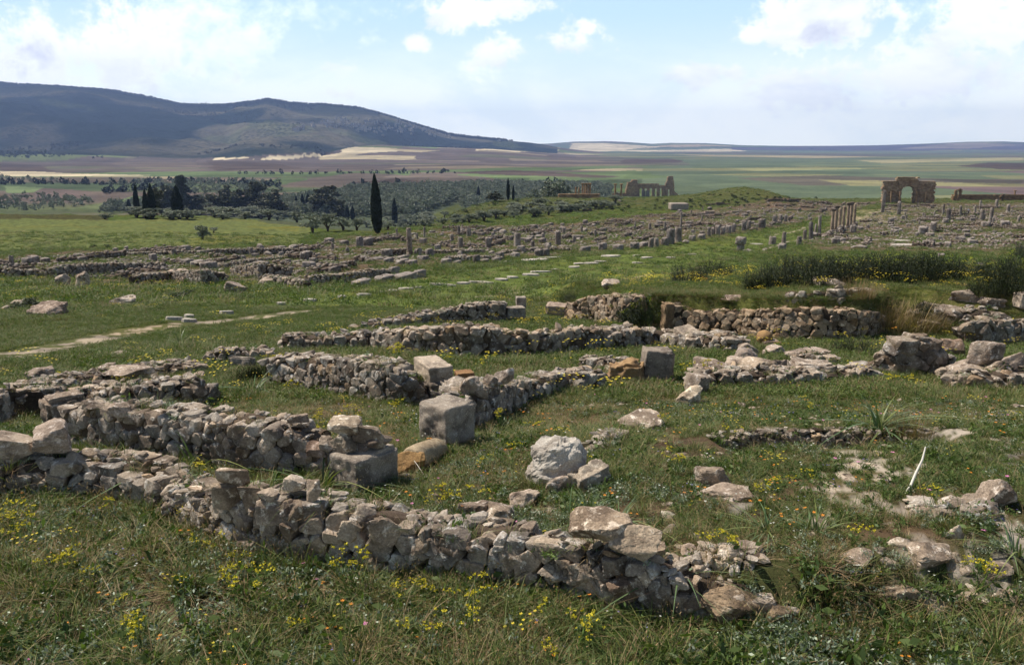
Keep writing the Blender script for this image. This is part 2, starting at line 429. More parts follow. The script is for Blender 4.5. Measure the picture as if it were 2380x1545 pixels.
# pale limestone scree showing through the turf, near right
gc = lay(gc, (.36, .32, .27), scree_w(X, Y))
# valley + plain
slm = inpoly(X, Y, pts((960, 500), (1060, 474), (1300, 462), (1480, 462), (1500, 472), (1300, 494), (1100, 512), (1000, 524)))
ovm = inpoly(X, Y, pts((600, 515), (640, 468), (830, 438), (1060, 430), (1330, 430), (1440, 446), (1290, 462), (1060, 474), (960, 520), (880, 540)))
s_v = sstep(200, 420, Y)*(~inpoly(X, Y, pts((1000, 480), (1300, 452), (1800, 440), (2900, 462), (2900, 600), (600, 560))))
base = lay(cst((.06, .082, .045)), (.085, .10, .05), sstep(-.3, .4, n_c))
base = lay(base, (.13, .095, .085), sstep(.1, .3, fbm2(X*.5, Y*1.2, 420, 3, 61))*.8*(PXX < 1500))
gc = gc*(1-s_v[..., None])+base*s_v[..., None]
# patchwork of fields: cells stretched along x
ci = np.floor(X/330+.6*np.floor(Y/210)+.5*fbm2(X, Y, 900, 2, 71)); cj = np.floor(Y/210+.35*fbm2(X, Y, 1100, 2, 72))
hh = _h(ci.ravel(), cj.ravel(), cj.ravel()*0, 5).reshape(X.shape); h2 = _h(ci.ravel(), cj.ravel(), cj.ravel()*0, 9).reshape(X.shape)
brown = sstep(1150, 700, PXX-0)*.55+.35*(PXX < 1500)
fc = np.where((hh < .62)[..., None], np.array((.105, .085, .075)), np.array((.11, .135, .06)))
fc = np.where((hh > .86)[..., None], np.array((.33, .28, .18)), fc)
fcr = np.where((hh < .12)[..., None], np.array((.12, .088, .085)), np.array((.095, .122, .075)))
fcr = np.where((hh > .72)[..., None], np.array((.15, .155, .085)), fcr)
k = sstep(1420, 1560, PXX+.04*(Y-1500))[..., None]
fc = (fc*(1-k)+fcr*k)*(.85+.3*h2[..., None])
wf = sstep(1100, 1500, Y)
gc = gc*(1-wf[..., None])+fc*wf[..., None]
wr = sstep(420, 600, Y)*(PXX > 1480)
gc = gc*(1-wr[..., None])+fcr*(.85+.3*h2[..., None])*wr[..., None]
BR, PB, GN, TN, BG, DP = (.078, .060, .050), (.13, .108, .09), (.10, .135, .062), (.50, .43, .29), (.115, .155, .07), (.098, .080, .072)  # TN: tan crops, with the sun patches on them painted into the colour
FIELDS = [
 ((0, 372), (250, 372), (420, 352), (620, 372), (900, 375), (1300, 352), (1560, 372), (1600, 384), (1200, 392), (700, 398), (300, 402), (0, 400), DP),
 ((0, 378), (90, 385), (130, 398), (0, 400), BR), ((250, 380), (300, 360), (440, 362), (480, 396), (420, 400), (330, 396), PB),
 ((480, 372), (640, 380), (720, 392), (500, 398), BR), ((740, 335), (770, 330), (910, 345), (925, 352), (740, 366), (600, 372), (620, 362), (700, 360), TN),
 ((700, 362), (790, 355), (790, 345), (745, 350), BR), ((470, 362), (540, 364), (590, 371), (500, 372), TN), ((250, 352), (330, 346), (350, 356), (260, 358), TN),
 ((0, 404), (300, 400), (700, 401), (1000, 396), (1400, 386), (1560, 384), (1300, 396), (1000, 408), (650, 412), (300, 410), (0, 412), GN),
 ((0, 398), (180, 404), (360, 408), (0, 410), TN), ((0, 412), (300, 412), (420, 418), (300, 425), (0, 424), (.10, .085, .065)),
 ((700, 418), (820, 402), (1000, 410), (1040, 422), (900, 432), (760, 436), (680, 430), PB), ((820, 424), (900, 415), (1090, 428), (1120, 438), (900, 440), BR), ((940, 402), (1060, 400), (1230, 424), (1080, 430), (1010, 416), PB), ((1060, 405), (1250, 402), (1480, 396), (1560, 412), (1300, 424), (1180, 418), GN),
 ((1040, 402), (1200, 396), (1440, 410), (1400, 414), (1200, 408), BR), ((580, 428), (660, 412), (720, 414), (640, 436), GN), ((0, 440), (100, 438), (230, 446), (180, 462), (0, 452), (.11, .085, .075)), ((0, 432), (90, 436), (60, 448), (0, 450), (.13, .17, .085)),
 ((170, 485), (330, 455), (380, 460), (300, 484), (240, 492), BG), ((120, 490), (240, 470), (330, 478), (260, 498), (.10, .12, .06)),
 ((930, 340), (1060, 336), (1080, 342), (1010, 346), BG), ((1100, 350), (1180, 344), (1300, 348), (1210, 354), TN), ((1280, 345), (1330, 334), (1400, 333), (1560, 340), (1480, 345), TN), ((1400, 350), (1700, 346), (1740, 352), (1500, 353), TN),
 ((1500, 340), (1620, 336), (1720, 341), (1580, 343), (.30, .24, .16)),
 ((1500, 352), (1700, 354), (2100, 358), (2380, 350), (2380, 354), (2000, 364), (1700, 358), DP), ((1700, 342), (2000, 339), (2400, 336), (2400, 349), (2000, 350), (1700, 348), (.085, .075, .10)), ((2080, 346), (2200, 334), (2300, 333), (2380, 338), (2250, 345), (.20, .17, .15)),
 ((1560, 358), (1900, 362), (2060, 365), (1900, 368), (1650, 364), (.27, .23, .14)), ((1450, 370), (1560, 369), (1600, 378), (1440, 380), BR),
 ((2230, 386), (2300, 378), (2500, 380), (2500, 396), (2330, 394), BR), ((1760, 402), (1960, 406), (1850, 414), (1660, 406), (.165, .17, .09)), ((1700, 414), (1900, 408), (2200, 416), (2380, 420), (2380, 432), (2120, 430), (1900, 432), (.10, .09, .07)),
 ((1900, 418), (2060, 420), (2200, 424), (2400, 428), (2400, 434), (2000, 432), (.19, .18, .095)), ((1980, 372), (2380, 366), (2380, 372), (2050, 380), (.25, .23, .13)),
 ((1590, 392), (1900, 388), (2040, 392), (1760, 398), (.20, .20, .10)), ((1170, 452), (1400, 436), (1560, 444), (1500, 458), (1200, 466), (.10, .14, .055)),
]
rows = Y > 380
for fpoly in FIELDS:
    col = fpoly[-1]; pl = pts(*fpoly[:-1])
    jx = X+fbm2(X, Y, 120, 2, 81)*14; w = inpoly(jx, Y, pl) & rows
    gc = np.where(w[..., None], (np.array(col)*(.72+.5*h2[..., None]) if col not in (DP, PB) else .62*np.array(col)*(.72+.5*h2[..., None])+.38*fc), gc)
fr = fbm2(X*.35, Y*2.2, 160, 3, 90); gc = np.where(((Y > 500) & (Y < 12000))[..., None], gc*(1+.13*fr[..., None]), gc)
gc = np.where((slm & (Y < 500))[..., None], np.array((.072, .082, .036))*(1+.4*n_b[..., None]), gc)
gc = np.where((ovm & (Y < 2500))[..., None], np.array((.07, .085, .052)), gc)
# mountain slopes: dark forest and scrub, with the cloud shadow put into their colours
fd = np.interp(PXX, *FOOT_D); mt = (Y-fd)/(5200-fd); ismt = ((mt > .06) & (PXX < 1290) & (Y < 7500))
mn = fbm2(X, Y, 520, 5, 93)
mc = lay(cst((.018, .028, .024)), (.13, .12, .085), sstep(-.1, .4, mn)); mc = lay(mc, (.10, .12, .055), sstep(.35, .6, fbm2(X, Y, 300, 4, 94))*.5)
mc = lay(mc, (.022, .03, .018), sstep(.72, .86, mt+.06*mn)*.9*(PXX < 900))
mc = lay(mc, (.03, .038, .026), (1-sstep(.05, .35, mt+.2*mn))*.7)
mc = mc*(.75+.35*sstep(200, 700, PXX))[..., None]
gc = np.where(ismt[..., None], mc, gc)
# olive terraces speckle zone
mixr = np.clip(1-sstep(250, 600, Y), 0, 1); mixg = np.where(ismt, .85, 0)*sstep(.02, .12, mt)
acc = Acc()
nr, nc = XX.shape
idx = np.arange(nr*nc).reshape(nr, nc)
fq = np.stack([idx[:-1, :-1], idx[:-1, 1:], idx[1:, 1:], idx[1:, :-1]], -1).reshape(-1, 4)
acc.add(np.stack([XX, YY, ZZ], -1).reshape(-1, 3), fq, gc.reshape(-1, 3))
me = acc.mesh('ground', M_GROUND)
a = me.attributes.new('mix', 'FLOAT_COLOR', 'POINT')
a.data.foreach_set('color', np.stack([mixr, mixg, 0*mixr, 1+0*mixr], -1).reshape(-1, 4).astype(np.float32).ravel())
tag(link('ground', me), 'sloping spring meadow running down to a wide plain and mountain', kind='structure')

# ================================================================ camera, sky, sun, air
cam = bpy.data.cameras.new('camera'); cam.lens = F/2380*36; cam.sensor_width = 36; cam.clip_start = .1; cam.clip_end = 60000
co = bpy.data.objects.new('camera', cam); COL.objects.link(co); co.location = (0, 0, ZC); co.rotation_euler = (math.pi/2-PITCH, 0, 0)
scene.camera = co
SUN_EL, SUN_AZ = rad(56), math.atan2(-.86, .34)      # azimuth from +Y towards +X
sd = np.array([math.sin(SUN_AZ)*math.cos(SUN_EL), math.cos(SUN_AZ)*math.cos(SUN_EL), math.sin(SUN_EL)])
L = bpy.data.lights.new('sun', 'SUN'); L.energy = 5.0; L.angle = rad(.6); L.color = (1, .93, .82)
lo = bpy.data.objects.new('sun', L); COL.objects.link(lo)
from mathutils import Vector
lo.rotation_euler = Vector(sd).to_track_quat('Z', 'Y').to_euler()
wd = bpy.data.worlds.new('World'); scene.world = wd; wd.use_nodes = True
nt = wd.node_tree; nt.nodes.clear(); g = G(nt)
out = g.n('ShaderNodeOutputWorld'); sky = g.n('ShaderNodeTexSky', sky_type='NISHITA'); sky.sun_disc = False
sky.sun_elevation = SUN_EL; sky.sun_rotation = SUN_AZ; sky.altitude = 400; sky.air_density = 1.0; sky.dust_density = 1.2; sky.ozone_density = 1.5
bg = g.n('ShaderNodeBackground'); g.put(bg.inputs[0], sky.outputs[0]); bg.inputs[1].default_value = .06
dirv = g.n('ShaderNodeTexCoord').outputs['Generated']
sx = g.n('ShaderNodeSeparateXYZ'); g.put(sx.inputs[0], dirv)
zup = g.math('MAXIMUM', sx.outputs[2], 0.)
zz_ = g.math('ADD', zup, .10)
cb = g.n('ShaderNodeCombineXYZ'); g.put(cb.inputs[0], g.math('DIVIDE', sx.outputs[0], zz_)); g.put(cb.inputs[1], g.math('DIVIDE', sx.outputs[1], zz_))
warp = g.noise(dirv, 10, 10, .66, .2)
warpf = g.noise(g.scale(dirv, (1, 1, 1.4)), 46, 6, .6, .2)
warp2 = g.noise(g.scale(dirv, (1, 1, 2.2)), 5, 8, .6, .3)
flat = g.noise(cb.outputs[0], .42, 8, .6, .5)
def dirn(px, py):
    d = ray(px, py); return d/np.linalg.norm(d)
def blob(px, py, rx, ry, soft=.8):
    """a cumulus at one bearing in the sky"""
    c = dirn(px, py); r = np.cross(c, (0, 0, 1)); r /= np.linalg.norm(r); u = np.cross(r, c)
    def dotn(v, s):
        q = g.n('ShaderNodeVectorMath', operation='DOT_PRODUCT'); g.put(q.inputs[0], dirv); q.inputs[1].default_value = tuple(v/s); return q
    a = dotn(r, rx/F).outputs['Value']; b = g.math('SUBTRACT', dotn(u, ry/F).outputs['Value'], 0)
    f_ = dotn(c, 1.).outputs['Value']
    d2 = g.math('ADD', g.math('MULTIPLY', a, a), g.math('MULTIPLY', b, b))
    e = g.math('SUBTRACT', 1.25, g.math('SQRT', d2))
    e = g.math('ADD', e, g.math('MULTIPLY', g.math('SUBTRACT', warp, .5), 5.5))
    e = g.math('ADD', e, g.math('MULTIPLY', g.math('SUBTRACT', warpf, .5), 1.6))
    return g.math('MULTIPLY', g.ss(e, 0., soft), g.ss(f_, .2, .4))
def mx(a, b): return g.math('MAXIMUM', a, b)
cum = None
for bl in ((60, 110, 150, 110), (215, 95, 120, 85), (1120, 22, 150, 34), (1060, 45, 70, 25), (966, 100, 28, 20), (1190, 105, 60, 32), (1290, 88, 90, 35), (1370, 65, 30, 20), (1760, 85, 60, 22), (1900, 45, 120, 45),
           (1980, 20, 60, 40), (2300, 75, 110, 32), (2370, 30, 90, 45), (1620, 175, 60, 30), (1700, 170, 30, 18), (760, 160, 60, 25), (785, 222, 40, 20), (1880, 215, 130, 45), (2150, 180, 200, 55),
           (-500, 60, 400, 150), (3000, 100, 400, 100)):
    v = blob(*bl); cum = v if cum is None else mx(cum, v)
veil = None
for bl, a_ in (((560, 100, 330, 120, 1.6), .72), ((300, 190, 420, 60, 1.5), .8), ((1500, 260, 620, 90, 1.5), .9), ((2200, 200, 420, 140, 1.6), .85), ((1250, 215, 300, 60, 1.5), .75)):
    v = g.math('MULTIPLY', blob(*bl), a_); veil = v if veil is None else mx(veil, v)
low = g.math('MULTIPLY', g.math('SUBTRACT', 1., g.ss(sx.outputs[2], .02, .15)), 1., clamp=True)
high = g.math('MULTIPLY', g.ss(flat, .52, .66), g.math('MULTIPLY', g.ss(sx.outputs[2], .16, .3), .45))
soft = mx(mx(veil, low), high)
shade = g.ss(warp2, .42, .66)
cw = g.mix(shade, (1.0, 1.03, 1.03), (.78, .84, .93))
# pale spring haze in the blue itself
skyc = g.mix(g.math('SUBTRACT', 1., g.ss(sx.outputs[2], .12, .6, 0., 1.)), (.12, .24, .50), (.54, .75, .89))
e1 = g.n('ShaderNodeBackground'); g.put(e1.inputs[0], g.mix(soft, skyc, g.mix(shade, (1.16, 1.19, 1.11), (.96, 1.05, 1.04)))); e1.inputs[1].default_value = 1.
add0 = g.n('ShaderNodeMixShader'); g.put(add0.inputs[0], g.math('SUBTRACT', 1., g.ss(sx.outputs[2], .157, .34, 0., .93))); g.put(add0.inputs[1], bg.outputs[0]); g.put(add0.inputs[2], e1.outputs[0])
core = mx(blob(55, 115, 62, 42, 1.6), mx(blob(1920, 75, 40, 26, 1.6), g.math('MULTIPLY', blob(200, 150, 120, 40, 1.8), .4)))
cw = g.mix(g.math('MULTIPLY', core, .75), cw, (.50, .54, .72))
e2 = g.n('ShaderNodeBackground'); g.put(e2.inputs[0], cw); e2.inputs[1].default_value = 1.
ad = g.n('ShaderNodeMixShader'); g.put(ad.inputs[0], cum); g.put(ad.inputs[1], add0.outputs[0]); g.put(ad.inputs[2], e2.outputs[0])
nt.links.new(ad.outputs[0], out.inputs[0])

hm = bpy.data.materials.new('haze'); hm.use_nodes = True; hn = hm.node_tree; hn.nodes.clear()
ho = hn.nodes.new('ShaderNodeOutputMaterial'); pv = hn.nodes.new('ShaderNodeVolumePrincipled')
pv.inputs['Color'].default_value = (.40, .565, 1., 1); pv.inputs['Density'].default_value = 7.6e-5; pv.inputs['Anisotropy'].default_value = .2
hn.links.new(pv.outputs[0], ho.inputs['Volume'])
zt = float(ZZ.max())+8; zb = float(ZZ.min())-1
acc = Acc(); bx = 16500
v, f = CUBE[3]
hv = np.array([(a_, b_, c_) for a_ in (-bx, bx) for b_ in (-200, 10520) for c_ in (zb, zt)], float)
acc.add(hv, np.array([[0, 1, 3, 2], [4, 6, 7, 5], [0, 4, 5, 1], [2, 3, 7, 6], [0, 2, 6, 4], [1, 5, 7, 3]]))
HAZE_ON = True
if HAZE_ON:
    tag(link('haze', acc.mesh('haze', hm, False)), 'thin blue air over the plain and mountain', kind='stuff')
scene.view_settings.view_transform = 'Standard'; scene.view_settings.look = 'None'; scene.view_settings.gamma = 1; scene.view_settings.exposure = .33
scene.cycles.volume_max_steps = 8; scene.cycles.max_bounces = 4; scene.cycles.diffuse_bounces = 1; scene.cycles.volume_bounces = 0; scene.cycles.transparent_max_bounces = 6
scene.cycles.use_denoising = True; scene.cycles.denoiser = 'OPENIMAGEDENOISE'; scene.cycles.denoising_input_passes = 'RGB_ALBEDO_NORMAL'
scene.cycles.use_adaptive_sampling = True; scene.cycles.adaptive_threshold = .02
print('terrain', ZZ.min(), ZZ.max(), len(fq))
# ================================================================ rubble walls
def resample(spec, HH=None):
    """picture spec (x, base row, top row) -> world base line, top heights"""
    P = []
    for a, b, c in spec:
        q = march(a, b, HH or H0) if (HH or H0) is not H else at(a, b)
        P.append((q[0], q[1], q[2], topz(q[1], c)))
    return np.array(P)
def wall(name, spec, label, cat='wall', thick=.42, cell=.2, sub=3, seed=1, mortar=0., base='H', group=None, mats=None, rocks=1., gap=.003, backrows=True, elong=1.25, cap=1., tint=1., grow=True, warm=0., world=None):
    r = np.random.default_rng(seed)
    if sub > 2: cell *= .74
    P = world if world is not None else resample(spec, H if base == 'H' else H0)
    seg = np.hypot(*(np.diff(P[:, :2], axis=0).T)); S = np.concatenate([[0], np.cumsum(seg)]); Ltot = S[-1]
    px = lambda s: np.interp(s, S, P[:, 0]); pyy = lambda s: np.interp(s, S, P[:, 1]); pb = lambda s: np.interp(s, S, P[:, 2]); pt = lambda s: np.interp(s, S, P[:, 3])
    def frame(s, e=.12):
        a, b = np.clip(s-e, 0, Ltot), np.clip(s+e, 0, Ltot)
        t = np.array([px(b)-px(a), pyy(b)-pyy(a), 0]); t /= np.linalg.norm(t)+1e-9
        n = np.array([-t[1], t[0], 0])
        if n[1] < 0 and abs(n[1]) > .15: n = -n
        if n@np.array([px(s), pyy(s), 0]) < 0 and abs(n[1]) <= .15: n = -n
        return t, n        # n points away from the viewer
    hs = lambda s: np.maximum(pt(s)-pb(s), .05)
    acc = Acc()
    # core
    ks = np.linspace(0.03, max(Ltot-.03, .05), max(3, int(Ltot/.12)+2)); prof = []
    c_in = (.006 if mortar > .7 else .024) if mortar else .06
    for s in ks:
        t, n = frame(s); h = hs(s)-cell*.22+.03*math.sin(s*7+seed)
        b0 = np.array([px(s), pyy(s), 0]); z0 = pb(s)-.35
        q = [b0+n*c_in+(0, 0, z0), b0+n*(c_in+.03)+(0, 0, pb(s)+h*.8), b0+n*(c_in+.09)+(0, 0, pb(s)+h*.98), b0+n*(thick*.5)+(0, 0, pb(s)+h+.02*math.sin(s*11)), b0+n*(thick-c_in-.09)+(0, 0, pb(s)+h*.98), b0+n*(thick-c_in)+(0, 0, pb(s)+h*.8), b0+n*(thick-c_in)+(0, 0, z0)]
        prof.append(q)
    prof = np.array(prof); m = prof.shape[1]; k = len(ks)
    v = prof.reshape(-1, 3); v = v+(fbm(v*9, 2, seed)*.018)[:, None]
    ii = np.arange(k*m).reshape(k, m)
    f = np.stack([ii[:-1, :-1], ii[:-1, 1:], ii[1:, 1:], ii[1:, :-1]], -1).reshape(-1, 4)
    caps = np.array([[0, 1, 5, 6], [1, 2, 4, 5], [2, 3, 4, 4]])
    ct = np.array((1.15, 1.1, 1.05)) if not mortar else np.array((3., 2.8, 2.5))*mortar
    acc.add(v, f, ct*tint, 1)
    for o_ in (0, (k-1)*m): acc.add(v[o_:o_+m], np.array([[0, 1, 5, 6], [1, 2, 4, 5]]), ct*tint, 1)
    # seeds on the face
    def seeds():
        out = []; z = -.1; hm = float(hs(np.linspace(0, Ltot, 30)).max())
        while z < hm:
            rh = cell*r.uniform(.62, 1.15)
            s = -r.uniform(0, cell)
            while s < Ltot:
                w = cell*elong*r.uniform(.55, 1.5)
                if r.random() < .24:                      # cluster of chinking stones
                    for _ in range(r.integers(2, 5)): out.append((s+w*r.uniform(.1, .9), z+rh*r.uniform(.1, .9), w*.5, rh*.5))
                elif r.random() < .16 and z > 0: out.append((s+w*.6, z+rh*.75, w*1.5, rh*1.5)); s += w*.35
                else: out.append((s+w/2, z+rh/2+r.normal()*rh*.2, w, rh))
                s += w
            z += rh
        return np.array(out)
    def tnt():
        b = r.uniform(.74, 1.14); w = r.uniform(-.05, .07)+warm
        if r.random() < .06: w += .12
        return np.array([b*(1+w), b, b*(1-w*1.1)])*tint
    for side in ((0, 1) if backrows else (0,)):
        sd_ = seeds()
        for i, (s, z, w, rh) in enumerate(sd_):
            if s < .02 or s > Ltot-.02: continue
            h = hs(s)
            if z > h-rh*.12 or z < -.12: continue
            if side == 1 and z < h-2.1*cell: continue
            top = z > h-cell*1.05
            d = sd_[:, :2]-(s, z); dist = np.hypot(d[:, 0], d[:, 1]*1.15); nb = np.argsort(dist)[1:11]
            nb = nb[dist[nb] < cell*3]
            N = [(d[j, 0]/dist[j], 0, d[j, 1]*1.15/dist[j]) for j in nb]; hh = [max(.16*cell, dist[j]*np.clip(w/(w+sd_[j, 2]), .36, .64)*r.uniform(.99, 1.1)-gap) for j in nb]
            hh = [min(q, cell*.95) for q in hh]
            N += [(0, 0, 1)]; hh += [max(.3*cell, min(h+r.uniform(-.06, .10)*cell*cap-z, cell*.8))]
            N += [(1, 0, 0), (-1, 0, 0)]; hh += [cell*elong*.95]*2
            dp = cell*r.uniform(.55, .85)
            a, b = r.normal()*.11, r.normal()*.11
            for sg in (-1, 1):
                q = np.array([a, sg, b]); N.append(tuple(q/np.linalg.norm(q))); hh.append(dp)
            sc_ = min(1., w/(cell*elong), rh/cell*1.3)
            for _ in range(5 if sub > 1 else 2):          # broken corners and facets
                q = r.normal(size=3); q[1] *= .5; q /= np.linalg.norm(q); N.append(tuple(q)); hh.append(cell*sc_*r.uniform(.6, .92))
            v, f = polystone(np.array(N), np.array(hh), sub, 60 if sub > 2 else 14, .06 if not mortar else .05, seed*131+i+side*999)
            v = rotz(np.stack([v[:, 0], v[:, 1], v[:, 2]], 1), 0)
            t, n = frame(s)
            dep = dp*.93+r.uniform(-.010, .012)*(.4 if mortar else 1)
            if top: dep += r.uniform(-.02, .06)
            off = n*(dep if side == 0 else thick-dep)
            wv = np.array([px(s), pyy(s), pb(s)+z])+off+v[:, :1]*t+v[:, 1:2]*n+v[:, 2:]*np.array([0, 0, 1.])
            acc.add(wv, f, tnt(), 0)
    # rubble bedded along the top
    nr_ = int(Ltot*thick/(cell*cell)*.75*rocks)
    for i in range(nr_):
        s = r.uniform(.03, Ltot-.03); t, n = frame(s); sz = cell*r.uniform(.35, 1.0)
        v, f = randrock((sz*1.3, sz, sz*r.uniform(.35, .65)), max(1, sub-1 if sz < .13 else sub), seed*57+i)
        v = rotz(roteul(v, (r.normal()*.3, r.normal()*.3, 0)), r.uniform(0, 6.3))
        o_ = r.uniform(.12, .88)*thick
        acc.add(v+np.array([px(s), pyy(s), pb(s)+hs(s)+sz*r.uniform(-.25, .12)])+n*o_, f, tnt()*1.02, 0)
    t0, n0 = frame(0); c = np.array([px(0), pyy(0), pb(0)])
    me = acc.mesh(name, mats or [M_STONE, M_CORE], False)
    me.transform(__import__('mathutils').Matrix.Translation((-c[0], -c[1], -c[2])))
    o_ = link(name, me, loc=c)
    tag(o_, label, cat, group)
    for s in np.arange(0, Ltot, .25):
        t, n = frame(s); q = np.array([px(s), pyy(s)])
        a_ = q+n[:2]*thick*.5; FOOT.append((a_[0], a_[1], thick*.5+.02))
    WALLTOP.append(([(px(s)+frame(s)[1][0]*thick*.5, pyy(s)+frame(s)[1][1]*thick*.5, pb(s)+hs(s)) for s in np.arange(.1, Ltot, .12)], thick, grow))
    return o_
WALLTOP = []
wall('rubble_wall', W1spec, 'nearest low dry stone wall, running to the boulder pair and down the right bank', thick=.42, cell=.165, sub=4, seed=3, base='H0', rocks=.8)
wall('rubble_wall', W0spec, 'ragged low wall end under the big pitted boulder, left of the nearest wall', thick=.5, cell=.19, sub=3, seed=5, base='H0', rocks=1.4, tint=.95)
wall('rubble_wall', [(150, 1040, 948), (256, 1056, 950), (342, 1070, 962), (478, 1092, 973), (560, 1102, 985), (650, 1110, 1000), (740, 1112, 1030)],
     'tall rubble wall between the upright eroded block and the stone-heaped altar block', thick=.5, cell=.185, sub=3, seed=8, mortar=.55, rocks=1.1)
wall('rubble_wall', [(-60, 1000, 925), (0, 985, 912), (40, 972, 905), (82, 955, 902)], 'short rubble wall at the far left edge, behind the upright eroded block', thick=.5, cell=.17, sub=3, seed=9)
wall('rubble_wall', [(85, 930, 900), (180, 912, 880), (300, 893, 868), (400, 880, 853), (475, 872, 850)], 'collapsed line of pale rubble above the left walls, facing the dirt track', thick=.75, cell=.2, sub=3, seed=10, rocks=1.9)
wall('rubble_wall', [(190, 958, 922), (300, 950, 905), (420, 945, 893), (470, 943, 885), (512, 932, 890)], 'thick low wall ending in a neat squared end beside the grass room', thick=.7, cell=.2, sub=3, seed=11, rocks=1.3)
wall('rubble_wall', [(612, 897, 835), (660, 904, 833), (718, 914, 835), (820, 932, 838), (880, 940, 843), (925, 946, 862), (1000, 944, 888)],
     'mortared wall running up to the long pale hewn block', thick=.55, cell=.23, sub=3, seed=12, mortar=.6, rocks=1.0)
wall('rubble_wall', [(1088, 1008, 925), (1130, 992, 903), (1165, 974, 890), (1230, 940, 885), (1300, 917, 873), (1360, 906, 866)],
     'dry wall of rounded boulders climbing behind the square corner block', thick=.5, cell=.23, sub=3, seed=13, cap=1.6, rocks=1.2, gap=.014)
wall('rubble_wall', [(905, 822, 772), (991, 828, 766), (1083, 835, 757), (1155, 835, 769), (1230, 831, 776), (1271, 829, 778), (1319, 823, 766), (1394, 818, 768), (1440, 815, 768)],
     'long mortared wall across the middle, behind the yellow flowers', thick=.55, cell=.3, sub=3, seed=14, mortar=.6, rocks=1.1, warm=.05)
wall('rubble_wall', [(655, 818, 786), (720, 816, 786), (800, 814, 784), (860, 816, 776), (905, 820, 774)], 'low overgrown wall left of the long mortared wall', thick=.8, cell=.28, sub=3, seed=15, rocks=1.3)
wall('rubble_wall', [(815, 770, 760), (882, 766, 749), (967, 760, 735), (1019, 757, 726), (1111, 754, 708), (1180, 750, 706)], 'spiky eroded wall crest sloping down left from the stacked cube', thick=.6, cell=.26, sub=3, seed=16, cap=2.2, rocks=1.4, tint=.92)
wall('rubble_wall', [(1308, 747, 712), (1345, 750, 700), (1380, 750, 689), (1446, 747, 688), (1500, 742, 691)], 'brown wall stub between the tilted slab and the dark green bush', thick=.6, cell=.3, sub=3, seed=17, tint=.88, warm=.12, mortar=.45)
wall('retaining_wall', W10spec, 'tall brown coursed retaining wall under the grass terrace', thick=.5, cell=.235, sub=3, seed=18, base='H0', tint=.84, warm=.15, mortar=.35, elong=1.35, rocks=.5, cap=1.8)
wall('rubble_wall', [(1819, 695, 679), (1885, 697, 678), (1960, 697, 674), (2040, 697, 672)], 'single row of pale stones on the grass terrace above the retaining wall', thick=.35, cell=.27, sub=3, seed=19, rocks=.3, cap=1.5, backrows=False)
wall('rubble_wall', [(1995, 866, 852), (2040, 871, 818), (2085, 875, 792), (2150, 875, 789), (2190, 871, 812), (2216, 863, 838)], 'humped plastered wall fragment among the boulders on the right', thick=.45, cell=.42, sub=3, seed=20, mortar=.75, tint=.8, rocks=.7)
wall('rubble_wall', [(2243, 803, 752), (2300, 806, 744), (2390, 803, 750), (2470, 803, 752)], 'dark shaded wall face at the right edge under a grassy bank', thick=.7, cell=.33, sub=3, seed=21, mortar=.72, tint=.8, rocks=1.2)
wall('rubble_wall', [(1415, 818, 778), (1480, 812, 765), (1530, 809, 775), (1600, 818, 786), (1700, 823, 787), (1748, 824, 792)], 'broad ruined wall in front of the retaining wall, topped by flat slabs', thick=.75, cell=.3, sub=3, seed=22, mortar=.3, rocks=1.5)
wall('rubble_wall', None, world=np.array([(x_, np.interp(x_, PEx, PEy)-.03, Hs(x_, np.interp(x_, PEx, PEy)-.08)-.02, Hs(x_, np.interp(x_, PEx, PEy)+.2)+.02) for x_ in np.linspace(PEx[0], PEx[-1], 9)]), label= 'thin stony lip of the dug hollow in the right meadow', thick=.22, cell=.1, sub=3, seed=23, rocks=.8, tint=.9, grow=True)
wall('rubble_wall', [(1335, 862, 836), (1400, 868, 836), (1445, 880, 850)], 'short tumbled wall left of the ochre block', thick=.55, cell=.22, sub=3, seed=24, rocks=1.4)
wall('rubble_wall', [(480, 850, 829), (530, 847, 815), (590, 840, 815), (642, 834, 818)], 'low curved wall stub in the grass beside the dirt track', thick=.5, cell=.25, sub=3, seed=25, rocks=1.2)
wall('rubble_wall', [(1590, 905, 880), (1680, 908, 872), (1780, 903, 868), (1860, 900, 868), (1960, 893, 872)], 'low tumbled wall carrying the row of boulders at centre right', thick=.7, cell=.24, sub=3, seed=61, rocks=1.5, base='H')
wall('rubble_wall', [(1352, 912, 872), (1412, 906, 866)], 'tumbled stones joining the boulder wall to the ochre block', thick=.6, cell=.22, sub=3, seed=68, rocks=1.3)
wall('rubble_wall', [(1965, 886, 866), (2015, 884, 860), (2040, 884, 866)], 'low stones joining the table-like slab to the humped fragment', thick=.6, cell=.24, sub=3, seed=69, rocks=1.3)
wall('rubble_wall', [(2200, 908, 885), (2290, 912, 878), (2390, 905, 868), (2470, 905, 868)], 'rubble wall under the balanced boulders at the right edge', thick=.7, cell=.26, sub=3, seed=62, rocks=1.4, tint=.85)
wall('rubble_wall', [(2100, 740, 725), (2180, 752, 722), (2260, 758, 724), (2330, 752, 722)], 'half buried stones above the dark shaded wall', thick=.7, cell=.3, sub=3, seed=63, rocks=1.2, tint=.8)
wall('rubble_wall', [(1840, 850, 832), (1900, 852, 826), (1960, 850, 834)], 'ragged low ridge of stones left of the humped fragment', thick=.5, cell=.22, sub=3, seed=64, rocks=1.2)
wall('rubble_wall', [(1390, 1062, 1040), (1430, 1045, 1022), (1460, 1020, 998)], 'short broken line of stones right of the white column base', thick=.3, cell=.16, sub=3, seed=65, rocks=1.)
wall('rubble_wall', [(2120, 1205, 1190), (2200, 1212, 1185), (2290, 1222, 1190)], 'buried line of pale stones below the largest right boulder', thick=.35, cell=.17, sub=3, seed=66, rocks=1.2, tint=1.1)
